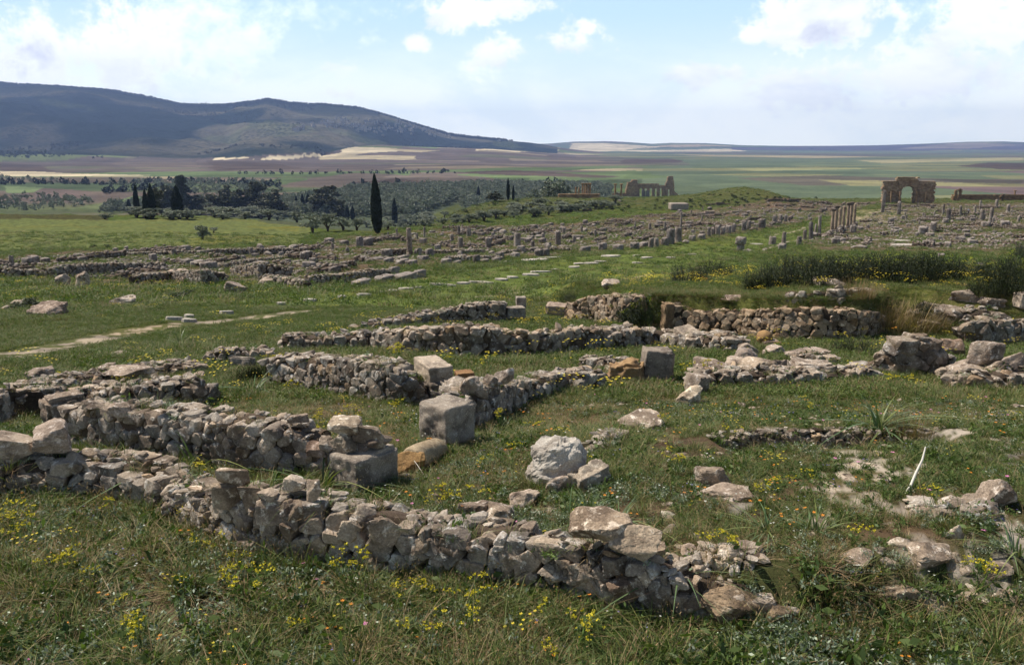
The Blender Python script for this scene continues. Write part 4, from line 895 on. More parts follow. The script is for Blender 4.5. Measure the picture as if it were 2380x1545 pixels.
K = [ # kind, px, base row, width, height, label
 ('block', 72, 611, 18, 13, 'pale cube left of its twin behind the long brown wall'), ('block', 103, 611, 18, 11, 'pale cube right of its twin behind the long brown wall'),
 ('block', 778, 637, 32, 17, 'dark cube behind the dark dry wall'), ('block', 665, 615, 18, 12, 'grey cube above the knobbly wall'), ('block', 838, 661, 52, 10, 'first long kerb block before the dark dry wall'), ('block', 893, 654, 56, 13, 'middle long kerb block before the dark dry wall'),
 ('block', 938, 649, 70, 12, 'low kerb block sloping to the kerb corner'), ('block', 976, 645, 34, 17, 'kerb corner block nearest the street'), ('block', 915, 641, 30, 20, 'upright hewn end of the dark dry wall'), ('block', 700, 661, 38, 13, 'square-faced block before the tumbled wall corner'),
 ('block', 842, 608, 18, 12, 'small block at the left end of the long slab row'), ('block', 872, 610, 60, 10, 'longest slab of the slab row left of the lone column'), ('block', 903, 610, 26, 10, 'slab at the right end of the long slab row'), ('block', 935, 612, 38, 9, 'pale long slab right of the slab row'), ('block', 955, 616, 34, 11, 'low slab in front of the lone column'), ('block', 983, 604, 24, 9, 'slab right of the lone column foot'), ('block', 935, 603, 36, 8, 'slab directly behind the pale long slab'),
 ('block', 1038, 615, 24, 13, 'pale block with a shadowed face beside the street'), ('block', 1062, 614, 28, 7, 'low pale slab beside the street'), ('block', 1107, 612, 16, 19, 'upright post stone at the street edge'), ('block', 1125, 609, 30, 6, 'pale flat slab right of the upright post stone'), ('block', 1152, 608, 26, 9, 'rough block at the street edge'), ('block', 1163, 600, 18, 14, 'pale upright block behind the rough street block'), ('block', 1198, 600, 20, 12, 'square block behind the street edge'), ('block', 1070, 600, 34, 7, 'long low slab behind the pale street blocks'),
 ('block', 1253, 595, 20, 15, 'left one of the twin kerb cubes'), ('block', 1268, 594, 18, 15, 'right one of the twin kerb cubes'), ('block', 1361, 586, 34, 13, 'sarcophagus-like long block on the street edge'), ('block', 1401, 580, 28, 15, 'broad block right of the sarcophagus-like block'), ('block', 1437, 582, 24, 13, 'rounded block on the street edge'), ('block', 1476, 578, 22, 14, 'low square block in the street edge row'), ('block', 1495, 574, 36, 10, 'long low block before the pair of round stubs'),
 ('stub', 1513, 576, 13, 22, 'left round stub of the pair on the street edge'), ('stub', 1526, 574, 12, 21, 'right round stub of the pair on the street edge'), ('block', 1546, 571, 18, 18, 'two-course block left of the tall dark pillar'), ('block', 1558, 568, 20, 36, 'tall dark square pillar on the street edge'), ('stub', 1577, 562, 17, 33, 'tall round pillar with a square cap on the street edge'),
 ('stub', 1545, 537, 6, 22, 'thin ochre column in the ruin field behind the dark pillar'), ('stub', 1583, 532, 5, 40, 'tallest thin column behind the dark pillar'), ('stub', 1510, 533, 7, 14), ('stub', 1476, 534, 5, 15), ('stub', 1384, 550, 6, 16, 'small pointed white stone post in the ruin field'), ('stub', 1297, 571, 14, 34, 'pale rounded standing stone in the ruin field'), ('stub', 1262, 560, 9, 18), ('stub', 1202, 574, 16, 32, 'dark broken pillar in the ruin field'), ('stub', 1238, 576, 10, 16),
 ('stub', 1135, 577, 15, 24, 'squat pillar with a light top behind the street edge'), ('stub', 1070, 577, 13, 25, 'dark pillar left of the squat light-topped pillar'), ('stub', 1050, 560, 9, 16), ('stub', 1088, 549, 9, 18), ('stub', 1066, 544, 8, 19), ('stub', 1310, 545, 8, 16), ('stub', 986, 551, 5, 23, 'slim orange column right behind the lone column'), ('stub', 922, 551, 5, 20, 'slim orange column left behind the lone column'), ('stub', 902, 556, 4, 16, 'smallest orange column near the great cypress'), ('stub', 970, 556, 5, 14),
 ('block', 835, 575, 14, 24), ('block', 765, 568, 20, 14), ('block', 853, 570, 22, 16), ('stone', 604, 588, 22, 22), ('block', 1160, 538, 12, 8, 'bright white stone in the middle of the ruin field'),
 ('block', 1722, 583, 18, 14, 'lower block of the two-block pile beside the street end'), ('stub', 1796, 568, 17, 18, 'short fluted stub on the right street edge'), ('stub', 1822, 566, 10, 27, 'slender stub right of the short fluted stub'), ('block', 1820, 581, 20, 14, 'square block at the right street edge'), ('stub', 1858, 570, 12, 20, 'short round stub before the colonnade'), ('stub', 1871, 556, 9, 22, 'pale pitted stub before the colonnade'), ('block', 1886, 556, 11, 40, 'tall square pier at the near end of the colonnade'), ('stub', 1895, 545, 5, 24), ('stub', 1905, 545, 8, 42, 'dark leaning pillar in the colonnade gap'), ('block', 1952, 543, 14, 14), ('block', 1985, 540, 16, 16), ('block', 1895, 552, 28, 10), ('stone', 1740, 585, 36, 8), ('stone', 1780, 582, 26, 8),
 ('block', 1648, 549, 8, 20), ('block', 1658, 547, 9, 17), ('block', 1669, 547, 12, 22), ('block', 1681, 545, 12, 18), ('block', 1694, 543, 14, 18), ('block', 1705, 540, 10, 20), ('block', 1730, 536, 12, 22), ('block', 1740, 534, 10, 20), ('block', 1772, 529, 18, 20), ('block', 1800, 521, 10, 20), ('block', 1815, 519, 9, 20), ('block', 1826, 515, 8, 16), ('block', 1610, 560, 16, 12), ('block', 1632, 556, 18, 11), ('stone', 1595, 566, 18, 9),
 ('stub', 2192, 499, 5, 24, 'thin pale column leaning on the right ruin slope'), ('block', 2206, 513, 12, 28, 'thick ochre pillar on the right ruin slope'), ('stub', 2233, 500, 6, 22), ('stub', 2266, 500, 5, 22), ('stub', 2278, 490, 5, 24), ('stub', 2283, 512, 11, 24, 'ochre column with a dark capital, right slope'), ('stub', 2303, 520, 9, 36, 'tall pale column with a flat capital, right slope'), ('stub', 2316, 484, 7, 20), ('stub', 2344, 493, 8, 18), ('stub', 2368, 516, 7, 14), ('block', 2148, 545, 24, 18, 'dark block pile on the right ruin slope'), ('block', 2170, 540, 16, 24), ('block', 2200, 518, 26, 10), ('block', 2295, 527, 22, 11), ('block', 2340, 526, 24, 12), ('block', 2052, 494, 9, 50, 'stack of worn drums left in front of the arch'), ('block', 2090, 500, 10, 30), ('block', 2072, 520, 16, 13), ('block', 2100, 509, 9, 8), ('stone', 2350, 548, 16, 12), ('block', 2280, 622, 34, 9), ('block', 2205, 575, 30, 12), ('block', 1690+500, 598, 30, 8),
 ('stone', 2000, 577, 42, 8, 'white fallen drum above the shrub row'), ('stone', 1650, 486, 26, 6), ('stone', 1440, 468, 14, 5), ('stone', 1130, 505, 16, 5)]
for k in K:
    ruin(k[0], k[1], k[2], k[3], k[4], k[5] if len(k) > 5 else None, yaw=(STREET if k[0] == 'block' else None), aspect=.8 if k[3] < 26 else .45)
ruin('block', 1722, 569, 19, 13, 'upper block of the two-block pile beside the street end', yaw=STREET).location.z += .0
for o_ in COL.objects:
    if o_.get('label', '').startswith('upper block of the two-block'):
        q = EU(1722, 583); o_.location = (q[0], q[1]+.35, q[2]+14/ppm(q)); 
# low ruined walls laid out in rooms along the street grid
PW = []
for i in range(8):
    r = np.random.default_rng(70+i); Lw = [3., 4., 5., 6., 7., 4.5, 3.5, 8.][i]; a = Acc(); x = -Lw/2
    while x < Lw/2:
        for lay_ in range(2):
            for t in (-.2, .2):
                s_ = r.uniform(.2, .48); hh_ = r.uniform(.15, .34)
                if lay_ and r.random() < .35: continue
                v, f = randrock((s_, .42, hh_), 1 if r.random() < .7 else 2, int(r.integers(1e6)), amp=.06); b = r.uniform(.6, 1.2); w_ = r.uniform(0, .12)
                a.add(v+(x, t+r.normal()*.05, .15+lay_*.3+r.normal()*.04), f, (b*(1+w_), b, b*(1-w_)))
        x += r.uniform(.28, .6)
    cv, cf = boxstone(Lw, .5, .45, 6, .05, .05, i); a.add(cv-(0, 0, .1), cf, (.5, .42, .36))
    PW.append(a.mesh('ruin_wall', M_FAR))
rr = np.random.default_rng(99)
def in_px(poly):
    pl = pts(*poly); A = np.array(pl)
    def samp():
        for _ in range(400):
            x = rr.uniform(A[:, 0].min(), A[:, 0].max()); y = math.exp(rr.uniform(math.log(A[:, 1].min()), math.log(A[:, 1].max())))
            if inpoly(np.array([x]), np.array([y]), pl)[0]: return x, y
    return samp
RL = ((-60, 640), (-60, 608), (270, 584), (700, 576), (860, 549), (1080, 532), (1330, 522), (1560, 496), (1770, 472), (2045, 472), (1900, 508), (1650, 545), (1540, 562), (1000, 604), (700, 640), (300, 650))
RR = ((1960, 532), (2030, 500), (2070, 478), (2500, 474), (2500, 580), (1960, 574), (1870, 562))
def world_px(x, y, z): w = z-ZC; fz = y*CP-w*SP; return 1190+F*x/fz, 772.5-F*(y*SP+w*CP)/fz
def scatter_walls(poly, n, hmin, hmax):
    smp = in_px(poly)
    for _ in range(n):
        x, y = smp(); th = rad(STREET); c, s_ = math.cos(th), math.sin(th)
        u, v_ = x*c+y*s_, -x*s_+y*c
        along = rr.random() < .55
        if along: v_ = round(v_/7)*7+rr.normal()*.4
        else: u = round(u/9)*9+rr.normal()*.4
        x, y = u*c-v_*s_, u*s_+v_*c
        if y < 30: continue
        z = Hs(x, y); px, py = world_px(x, y, z)
        if not (-100 < px < 2500): continue
        zn = zone(px, py); lb = 'low crumbled rubble wall '+zn
        o_ = link('ruin_wall', PW[rr.integers(8)], loc=(x, y, z-.05), rot=(0, 0, th+(0 if along else math.pi/2)+rr.normal()*.03), scl=(1, 1, rr.uniform(hmin, hmax)*(.75+y/400)))
        tag(o_, lb, 'ruined wall', 'low crumbled rubble walls '+zn)
        o_['kind'] = 'thing'
scatter_walls(RL, 150, .55, 1.25); scatter_walls(RR, 110, .55, 1.2)
def scatter_blocks(poly, n):
    smp = in_px(poly)
    for _ in range(n):
        x, y = smp(); z = Hs(x, y); px, py = world_px(x, y, z)
        if not (0 < px < 2380) or (880 < px < 1200 and py > 603): continue
        s = F/y; kind = 'block' if rr.random() < .72 else ('stub' if rr.random() < .3 else 'stone')
        w, h = (rr.uniform(.5, 1.3), rr.uniform(.3, .75)) if kind != 'stub' else (rr.uniform(.35, .5), rr.uniform(.7, 1.6))
        ruin(kind, px, py, w*s, h*s, aspect=rr.uniform(.5, .9), q=np.array([x, y, z]))
scatter_blocks(RL, 200); scatter_blocks(RR, 130)
# lone column and the colonnade
def colmesh(name, r0, h, m=M_FAR, cap=False, tint=(1, 1, 1), n=28):
    prof = [(0, 0), (r0*1.45, 0), (r0*1.45, .12*h/4), (r0*1.25, .16*h/4), (r0*1.28, .26*h/4), (r0, .32*h/4), (r0*.96, h*.5), (r0*.86, h*.97), (r0*.84, h)]
    prof += [(r0*.95, h*1.01), (r0*1.2, h*1.06), (r0*1.45, h*1.10), (r0*1.45, h*1.13), (0, h*1.13)] if cap else [(0, h)]
    v, f = lathe(densify(prof, 70), n)
    v[:, :2] *= (1+.03*fbm(v*np.array([4, 4, 1.4]), 4, 5))[:, None]
    a = Acc(); a.add(v, f, tint); return a.mesh(name, m)
q = EU(953, 595); s = ppm(q)
root = link('column', None, loc=q, rot=(0, rad(-1.6), 0)); tag(root, 'tall lone column standing in the ruin field below the great cypress', 'column'); root['kind'] = 'thing'
prof = [(0, 0), (.46, 0), (.46, .1), (.4, .2), (.42, .28), (.34, .36), (.31, 1.)]; hcol = 65/s
v, f = lathe(densify(prof+[(.27, hcol), (0, hcol)], 50), 28); v[:, :2] *= (1+.03*fbm(v*4, 4, 5))[:, None]; lowm = v[:, 2] < .36
mesh_obj('shaft', v*np.array([.9, .9, 1]), f, M_FAR, (0, 0, 0), None, None, parent=root, tint=(1.2, 1.1, 1.))
v, f = boxstone(.85, .85, .22, 6, .03, .02, 3); mesh_obj('plinth', v-(0, 0, .08), f, M_FAR, (0, 0, 0), None, None, parent=root)
cg = 'tall columns of the colonnade beside the street'
cols = [(1933, 540, 50, 1), (1941, 537, 54, 1), (1950, 535, 52, 0), (1959, 532, 54, 0), (1969, 529, 54, 1), (1976, 526, 52, 1), (1984, 524, 52, 0)]
order = ['first and shortest column of the colonnade, nearest the street', 'second column of the colonnade, with a dark capital', 'third column of the colonnade from the near end', 'fourth column of the colonnade, middle of the seven', 'fifth column of the colonnade from the near end', 'sixth column of the colonnade, last but one', 'seventh column of the colonnade, closest to the arch']
for (a, b, h, c_), lb in zip(cols, order):
    q = EU(a, b); s = ppm(q); hc = h/s
    root = link('colonnade_column', None, loc=q); tag(root, lb, 'column', cg); root['kind'] = 'thing'
    v, f = lathe(densify([(0, 0), (.30, 0), (.27, hc*.5), (.25, hc*.93), (0, hc*.93)], 30), 20); v[:, :2] *= (1+.04*fbm(v*3, 3, int(a)))[:, None]
    mesh_obj('shaft', v, f, M_FAR, (0, 0, .2), None, None, parent=root, tint=(1.3, 1.12, .92))
    v, f = boxstone(.75, .75, .3, 6, .05, .03, int(a)); mesh_obj('plinth', v-(0, 0, .05), f, M_FAR, (0, 0, 0), None, None, parent=root)
    if c_: v, f = boxstone(.75, .75, .42, 6, .12, .05, int(a)); mesh_obj('capital', v+(0, 0, hc*.93+.2), f, M_FAR, (0, 0, 0), None, None, parent=root, tint=(.6, .55, .5))
# ---------------------------------------------------------------- ashlar masonry
def ashlar(mask, x0, x1, z1, depth, cw, ch, seed, tint=(1, 1, 1), y0=0):
    r = np.random.default_rng(seed); a = Acc(); z = -.6; k = 0
    cv = np.array([(i, j, l) for i in (-1, 1) for j in (-1, 1) for l in (-1, 1)], float)/2
    cf = np.array([[0, 1, 3, 2], [4, 6, 7, 5], [0, 4, 5, 1], [2, 3, 7, 6], [0, 2, 6, 4], [1, 5, 7, 3]])
    while z < z1:
        x = x0-(k % 2)*cw/2
        while x < x1:
            w = cw*r.uniform(.8, 1.2); cx = x+w/2
            if mask(cx, z+ch/2):
                b = r.uniform(.78, 1.14)*(.8 if r.random() < .12 else 1); t = np.array(tint)*b*np.array([1+r.uniform(-.04, .08), 1, 1-r.uniform(-.02, .1)])
                a.add(cv*(w*.995, depth+r.uniform(-.05, .06), ch*.99)+(cx, y0+r.normal()*.02, z+ch/2), cf, t)
            x += w
        z += ch; k += 1
    return a
q = EU(2107, 471); s = ppm(q); u = lambda p: (p-2107)/s
root = link('triumphal_arch', None, loc=q, rot=(0, 0, rad(-11))); tag(root, 'ruined triumphal arch of brown ashlar with one round-headed opening', 'arch'); root['kind'] = 'thing'
hw = 49.5/s; ha = 60/s; ocx, orad, ohh = u(2106), 13.8/s, 38/s
def opening(x, z): return abs(x-ocx) < orad and z < ohh-orad or (x-ocx)**2+(z-(ohh-orad))**2 < orad**2
rgd = np.random.default_rng(4)
def mk_left(x, z): return u(2051) < x < u(2084) and z < hw-.1+.15*math.sin(x*1.7) and not opening(x, z)
def mk_right(x, z): return u(2126) < x < u(2163) and z < hw-.1+.15*math.sin(x*2.1)-(.05*max(0, x-u(2155))**2) and not opening(x, z)
def mk_mid(x, z): return u(2084) <= x <= u(2126) and z < hw+.05 and not opening(x, z)
def mk_att(x, z): return u(2082) < x < u(2125)+.2 and hw+.1 < z < ha and not (z > ha-.5 and 2.0 < x < 2.6)
for nm, mk, dz in (('left_pier', mk_left, 3.3), ('right_pier', mk_right, 3.1), ('arch_bay', mk_mid, 3.5), ('attic', mk_att, 3.0)):
    a = ashlar(mk, u(2045), u(2170), ha+.5, dz, .62 if nm == 'arch_bay' else .95, .34 if nm == 'arch_bay' else .52, len(nm))
    o_ = link({'left_pier': 'pier', 'right_pier': 'pier'}.get(nm, nm), a.mesh(nm, M_ARCH, False), parent=root)
cvz = lambda x0, x1, z0, z1, y0, y1: (np.array([(a, b, c) for a in (x0, x1) for b in (y0, y1) for c in (z0, z1)], float), np.array([[0, 1, 3, 2], [4, 6, 7, 5], [0, 4, 5, 1], [2, 3, 7, 6], [0, 2, 6, 4], [1, 5, 7, 3]]))
for x0, x1 in ((u(2050), u(2086)), (u(2124), u(2163))):
    a = Acc(); a.add(*cvz(x0, x1, hw*.47, hw*.52, -2.0, -1.6), (.9, .8, .7)); link('string_course', a.mesh('string_course', M_ARCH, False), parent=root)
a = Acc(); a.add(*cvz(u(2082), u(2126), hw+.0, hw+.32, -1.95, 1.95), (.8, .72, .62)); link('cornice', a.mesh('cornice', M_ARCH, False), parent=root)
for x in (u(2069), u(2088), u(2124), u(2143)):
    v, f = lathe(densify([(0, 0), (.42, 0), (.34, .3), (.3, hw*.46), (.42, hw*.5), (0, hw*.5)], 24), 14); a = Acc(); a.add(v+(x, -2.2, 0), f, (1.05, .95, .82)); link('engaged_column', a.mesh('engaged_column', M_ARCH), parent=root)
# basilica
q = EU(1512, 456.5); s = ppm(q); u = lambda p: (p-1512)/s; hz = lambda p: (456.5-p)/s
root = link('basilica_ruin', None, loc=q, rot=(0, 0, rad(6))); tag(root, 'roofless basilica wall with a row of arched openings and a tall jagged end', 'ruined building'); root['kind'] = 'thing'
def end_left(x, z):
    top = np.interp(x, [u(1453), u(1457), u(1465), u(1468), u(1478), u(1480)], [hz(440), hz(424), hz(423), hz(418), hz(418), hz(428)])
    return u(1453) < x < u(1480) and z < top
ops = [(1488, 4.5), (1500, 4.5), (1512, 4.5), (1524, 4), (1536, 4)]
def arcade(x, z):
    if not (u(1480) <= x < u(1546)): return False
    top = hz(427) if x < u(1531) else hz(431)
    if z > top: return False
    for c, w in ops:
        cx, hw_ = u(c), w*.62/s
        if abs(x-cx) < hw_ and z < hz(440) or (x-cx)**2+(z-hz(440))**2 < hw_**2: return False
    return True
def end_right(x, z):
    top = np.interp(x, [u(1546), u(1549), u(1550), u(1556), u(1563), u(1565), u(1567)], [hz(426), hz(424), hz(412), hz(410), hz(411), hz(420), hz(432)])
    if not (u(1546) <= x < u(1567)) or z > top: return False
    return not (abs(x-u(1555)) < 1.6*.62 and z < hz(440))
def foot_r(x, z): return u(1566) < x < u(1582) and z < (u(1582)-x)*.8
for nm, mk, dz in (('end_wall', end_left, 4.5), ('arcade_wall', arcade, 1.4), ('end_wall', end_right, 2.6), ('fallen_masonry', foot_r, 2.4)):
    link(nm, ashlar(mk, u(1450), u(1585), hz(408), dz, .8, .45, len(nm)+int(dz*3), (1.05, .98, .9)).mesh(nm, M_ARCH, False), parent=root)
for x, h in ((1489, 17), (1494, 15), (1499, 16), (1503, 15)):
    v, f = boxstone(3.2*.6/s*2, .9, h/s, 6, .15, .1, x); a = Acc(); a.add(v+(u(x), -6, -.3), f, (.8, .78, .76)); link('pier', a.mesh('pier', M_FAR), parent=root)
def simple_col(px, py, h, lb, r_=.42, gp=None, tint=(1.05, .92, .78), capd=True):
    q = EU(px, py); s = ppm(q); hc = h/s
    root = link('temple_column', None, loc=q); tag(root, lb, 'column', gp); root['kind'] = 'thing'
    v, f = lathe(densify([(0, -.3), (r_*1.2, -.3), (r_, .3), (r_*.85, hc*.93), (0, hc*.93)], 20), 14); a = Acc(); a.add(v, f, tint); link('shaft', a.mesh('shaft', M_ARCH), parent=root)
    if capd: v, f = boxstone(r_*2.8, r_*2.8, hc*.09, 3, .05, .02, px); a = Acc(); a.add(v+(0, 0, hc*.93), f, tint); link('capital', a.mesh('capital', M_ARCH), parent=root)
for c in ((1338, 460, 27, 'left short column standing apart on the temple podium', .35, 0), (1345, 460, 26, 'second short column on the temple podium', .35, 0), (1353.5, 460, 33, 'left column of the tight group on the temple podium', .32, 1), (1358, 460, 33, 'second column of the tight group on the temple podium', .32, 1), (1362, 460, 33, 'third column of the tight group on the temple podium', .32, 1), (1366, 460, 33, 'fourth column of the tight group on the temple podium', .32, 1), (1371, 460, 33, 'right end column of the tight group on the temple podium', .42, 1),
          (1429.5, 459, 31, 'left one of two lone columns beside the basilica', .45, 1), (1443.5, 459, 31, 'right one of two lone columns beside the basilica', .45, 1)):
    simple_col(c[0], c[1], c[2], c[3], c[4], capd=bool(c[5]))
def farwall(name, cat, lb, x0, x1, yb, h, dz=1.2, yaw=0, tint=(.9, .8, .7), seed=1, wob=.4, m=M_ARCH):
    xm = (x0+x1)/2; q = EU(xm, yb); s = ppm(q); L_ = (x1-x0)/s/2; hh = h/s
    a = ashlar(lambda x, z: -L_ < x < L_ and z < hh+wob*math.sin(x*.9+seed)*.5, -L_, L_, hh+.5, dz, .9, .42, seed, tint)
    o_ = link(name, a.mesh(name, m, False), loc=q, rot=(0, 0, rad(yaw))); tag(o_, lb, cat); o_['kind'] = 'thing'; return o_
farwall('temple_podium', 'podium', 'long brown podium wall under the temple columns', 1297, 1392, 460, 9, 3., 4, seed=3)
farwall('ruin_wall', 'ruined wall', 'low brown wall between the two lone columns and the basilica', 1423, 1457, 457, 8, 1., 3, seed=4)
farwall('enclosure_wall', 'wall', 'long low brown wall on the skyline right of the arch', 2211, 2480, 465, 12, 1.2, 0, seed=5, tint=(.8, .66, .55), wob=.2)
farwall('ruin_pier', 'pier', 'small left gate pier on the far brown wall', 2216, 2222, 466, 25, 1., 0, seed=6, wob=0)
farwall('ruin_pier', 'pier', 'small right gate pier on the far brown wall', 2226, 2231, 466, 26, 1., 0, seed=7, wob=0)
farwall('ruin_pier', 'pier', 'dark block pillar rising from the far brown wall', 2325, 2331, 467, 16, 1.2, 0, seed=8, wob=0, tint=(.5, .45, .4))
simple_col(2357, 463, 20, 'T-shaped column behind the far brown wall', .4)
q = EU(1580, 487); s = ppm(q); v, f = boxstone(42/s, 5., 14/s+.3, 6, .02, .02, 5)
mesh_obj('water_tank', v-(0, 0, .3), f, M_WHITE, (q[0], q[1]+2.4, q[2]), 'flat-topped pale masonry tank on the grass below the mound', 'tank', tint=(.75, .7, .68)); 
for i, (a, b, c, h, lb) in enumerate(((1640, 1700, 478, 6, 'dark trench-side wall under the mound'), (1560, 1680, 503, 4, 'long straight low wall across the far ruin terraces'), (1700, 1840, 512, 4, 'straight low wall nearest the street end'), (1780, 1860, 470, 7, 'dark ruin wall right of the grassy mound'), (1300, 1380, 492, 3, 'low grey wall line on the shrubby slope'), (1620, 1760, 496, 3, 'pale paved wall line in the far terraces'))):
    farwall('ruin_wall', 'ruined wall', lb, a, b, c, h, .8, 6, seed=20+i, tint=(.62, .55, .5) if i != 5 else (1.3, 1.2, 1.1), m=M_FAR)
# mountain village
HM = []
for i in range(4):
    r = np.random.default_rng(i); a = Acc(); w, d, h = r.uniform(9, 15), r.uniform(8, 12), r.uniform(5, 8)
    a.add(*cvz(-w/2, w/2, -3, h, -d/2, d/2), (1, 1, 1)); a.add(*cvz(-w/2-.2, w/2+.2, h+.003, h+.7, -d/2-.2, d/2+.2), (.8, .7, .62)); a.add(*cvz(-w*.1, w*.35, h+.71, h+3.2, -d*.2, d*.4), (.95, .95, .95))
    for k in (-.3, 0., .3): a.add(*cvz(k*w-.6, k*w+.6, h*.35, h*.35+1.6, -d/2-.06, -d/2+.1), (.12, .12, .14))
    HM.append(a.mesh('village_house', M_WHITE, False))
vr = np.random.default_rng(17)
vp = [(845, 300, 14, 5), (880, 303, 22, 5), (915, 297, 26, 7), (950, 303, 25, 7), (985, 300, 30, 8), (1015, 305, 22, 6), (690, 300, 12, 3), (760, 290, 14, 4), (800, 286, 30, 6), (1180, 326, 14, 3), (1040, 318, 16, 4), (940, 290, 24, 6)]
n = 0
for i in range(130):
    c = vp[vr.integers(len(vp))]; a, b = c[0]+vr.normal()*c[2], c[1]+vr.normal()*c[3]
    q = march(a, b, H)
    if q is None or q[1] < 2500 or q[1] > 6000: continue
    o_ = link('village_house', HM[n % 4], loc=q, rot=(0, 0, vr.uniform(-.6, .6)), scl=vr.uniform(.8, 1.5)); n += 1
    tag(o_, 'tiny whitewashed house of the village on the mountain slope', 'house', 'whitewashed houses of the mountain village')
print('ruins', len(scene.objects), n)
# ================================================================ foliage meshes
def quads(P, size, r, up=None, asp=.5, tint=None, flat=0.):
    """leaf quads at P; returns verts, faces, tints"""
    n = len(P); a = r.normal(size=(n, 3)); 
    if up is not None: a = a*(1-up)+np.array([0, 0, 1.])*up*1.6
    a /= np.linalg.norm(a, axis=1)[:, None]; b = np.cross(a, r.normal(size=(n, 3))); b /= np.linalg.norm(b, axis=1)[:, None]
    sz = np.asarray(size)*r.uniform(.6, 1.4, n) if np.ndim(size) == 0 else size
    A = a*sz[:, None]; B = b*(sz*asp)[:, None]
    v = np.stack([P-A*.5, P+B*.5, P+A*.5, P-B*.5], 1).reshape(-1, 3)
    f = np.arange(4*n).reshape(n, 4)
    t = np.repeat(tint, 4, 0) if tint is not None else np.ones((4*n, 3))
    return v, f, t
def shell(n, r, inner=.55):
    d = r.normal(size=(n, 3)); d /= np.linalg.norm(d, axis=1)[:, None]; return d*(inner+(1-inner)*r.random(n)**.6)[:, None]
def tube(p, rads, n=7):
    p = np.array(p, float); v = []; k = len(p)
    for i in range(k):
        t = p[min(i+1, k-1)]-p[max(i-1, 0)]; t /= np.linalg.norm(t)+1e-9
        a = np.cross(t, (0, 1, .3)); a /= np.linalg.norm(a)+1e-9; b = np.cross(t, a)
        an = np.linspace(0, 2*math.pi, n, endpoint=False)
        v.append(p[i]+rads[i]*(np.cos(an)[:, None]*a+np.sin(an)[:, None]*b))
    ii = np.arange(k*n).reshape(k, n); j = np.roll(ii, -1, 1)
    return np.concatenate(v), np.stack([ii[:-1], j[:-1], j[1:], ii[1:]], -1).reshape(-1, 4)
def lobes_crown(lobes, n, leaf, r, m, name, up=None, asp=.6, tl=.25):
    a = Acc()
    vol = np.array([l[3]*l[4]*l[5] for l in lobes])**.6; vol /= vol.sum()
    for l, w in zip(lobes, vol):
        k = int(n*w); nc = max(3, k//60); cc = shell(nc, r, .6); b = r.uniform(.65, 1.3, nc)
        ci = r.integers(nc, size=k)
        P = cc[ci]*.86+r.normal(size=(k, 3))*.17
        P = P*np.array(l[3:6])+np.array(l[:3]); t0 = b[ci]*r.uniform(.8, 1.2, k)
        t = np.stack([t0*r.uniform(.92, 1.12, k), t0, t0*r.uniform(.85, 1.1, k)], 1)
        v, f, tt = quads(P, leaf, r, up, asp, t); a.add(v, f, tt)
    return a.mesh(name, m, False)
def trunkmesh(name, paths):
    a = Acc()
    for p, rd in paths: v, f = tube(p, rd); a.add(v, f)
    return a.mesh(name, M_BARK)
# cypress: unit height 1
def cypress_proto(i, n=5200, wid=.095):
    r = np.random.default_rng(40+i); z = r.random(n)**.85
    prof = np.interp(z, [0, .04, .15, .38, .62, .82, .94, 1], [.3, .62, .92, 1., .84, .52, .24, .02])*wid
    an = r.uniform(0, 6.283, n); lump = 1+.13*fbm(np.stack([np.cos(an)*2.2, np.sin(an)*2.2, z*14], 1), 2, i)
    rr_ = prof*lump*np.sqrt(r.uniform(.45, 1, n)); P = np.stack([np.cos(an)*rr_, np.sin(an)*rr_, .03+z*.97], 1)
    b = r.uniform(.7, 1.3, n); t = np.stack([b, b, b], 1); v, f, tt = quads(P, .034, r, .8, .35, t); a = Acc(); a.add(v, f, tt)
    pr = [(0, .04)]+[(np.interp(q, [0, .04, .15, .38, .62, .82, .94, 1], [.3, .62, .92, 1., .84, .52, .24, .0])*wid*.72, .03+q*.95) for q in np.linspace(.01, 1, 24)]
    v, f = lathe(pr, 14); a.add(v, f, (.6, .6, .6))
    return a.mesh('crown', M_CYP, False), trunkmesh('trunk', [([(0, 0, -.03), (0, 0, .1)], (.018, .014))])
CY = [cypress_proto(i) for i in range(3)]
def tree(name, label, cat, px, pyb, pyt, w, protos, group=None, i=0, lean=0, unit=None, q=None, wunit=1.):
    q = EU(px, pyb) if q is None else q
    s = ppm(q); h = (pyb-pyt)/s; c, t = protos[i % len(protos)]
    root = link(name, None, loc=q, rot=(0, rad(lean), i*1.7)); tag(root, label, cat, group); root['kind'] = 'thing'
    ws = (w/s)/wunit
    link('crown', c, root, scl=(ws, ws, h)); link('trunk', t, root, scl=(ws, ws, h)) if t else None
    return root
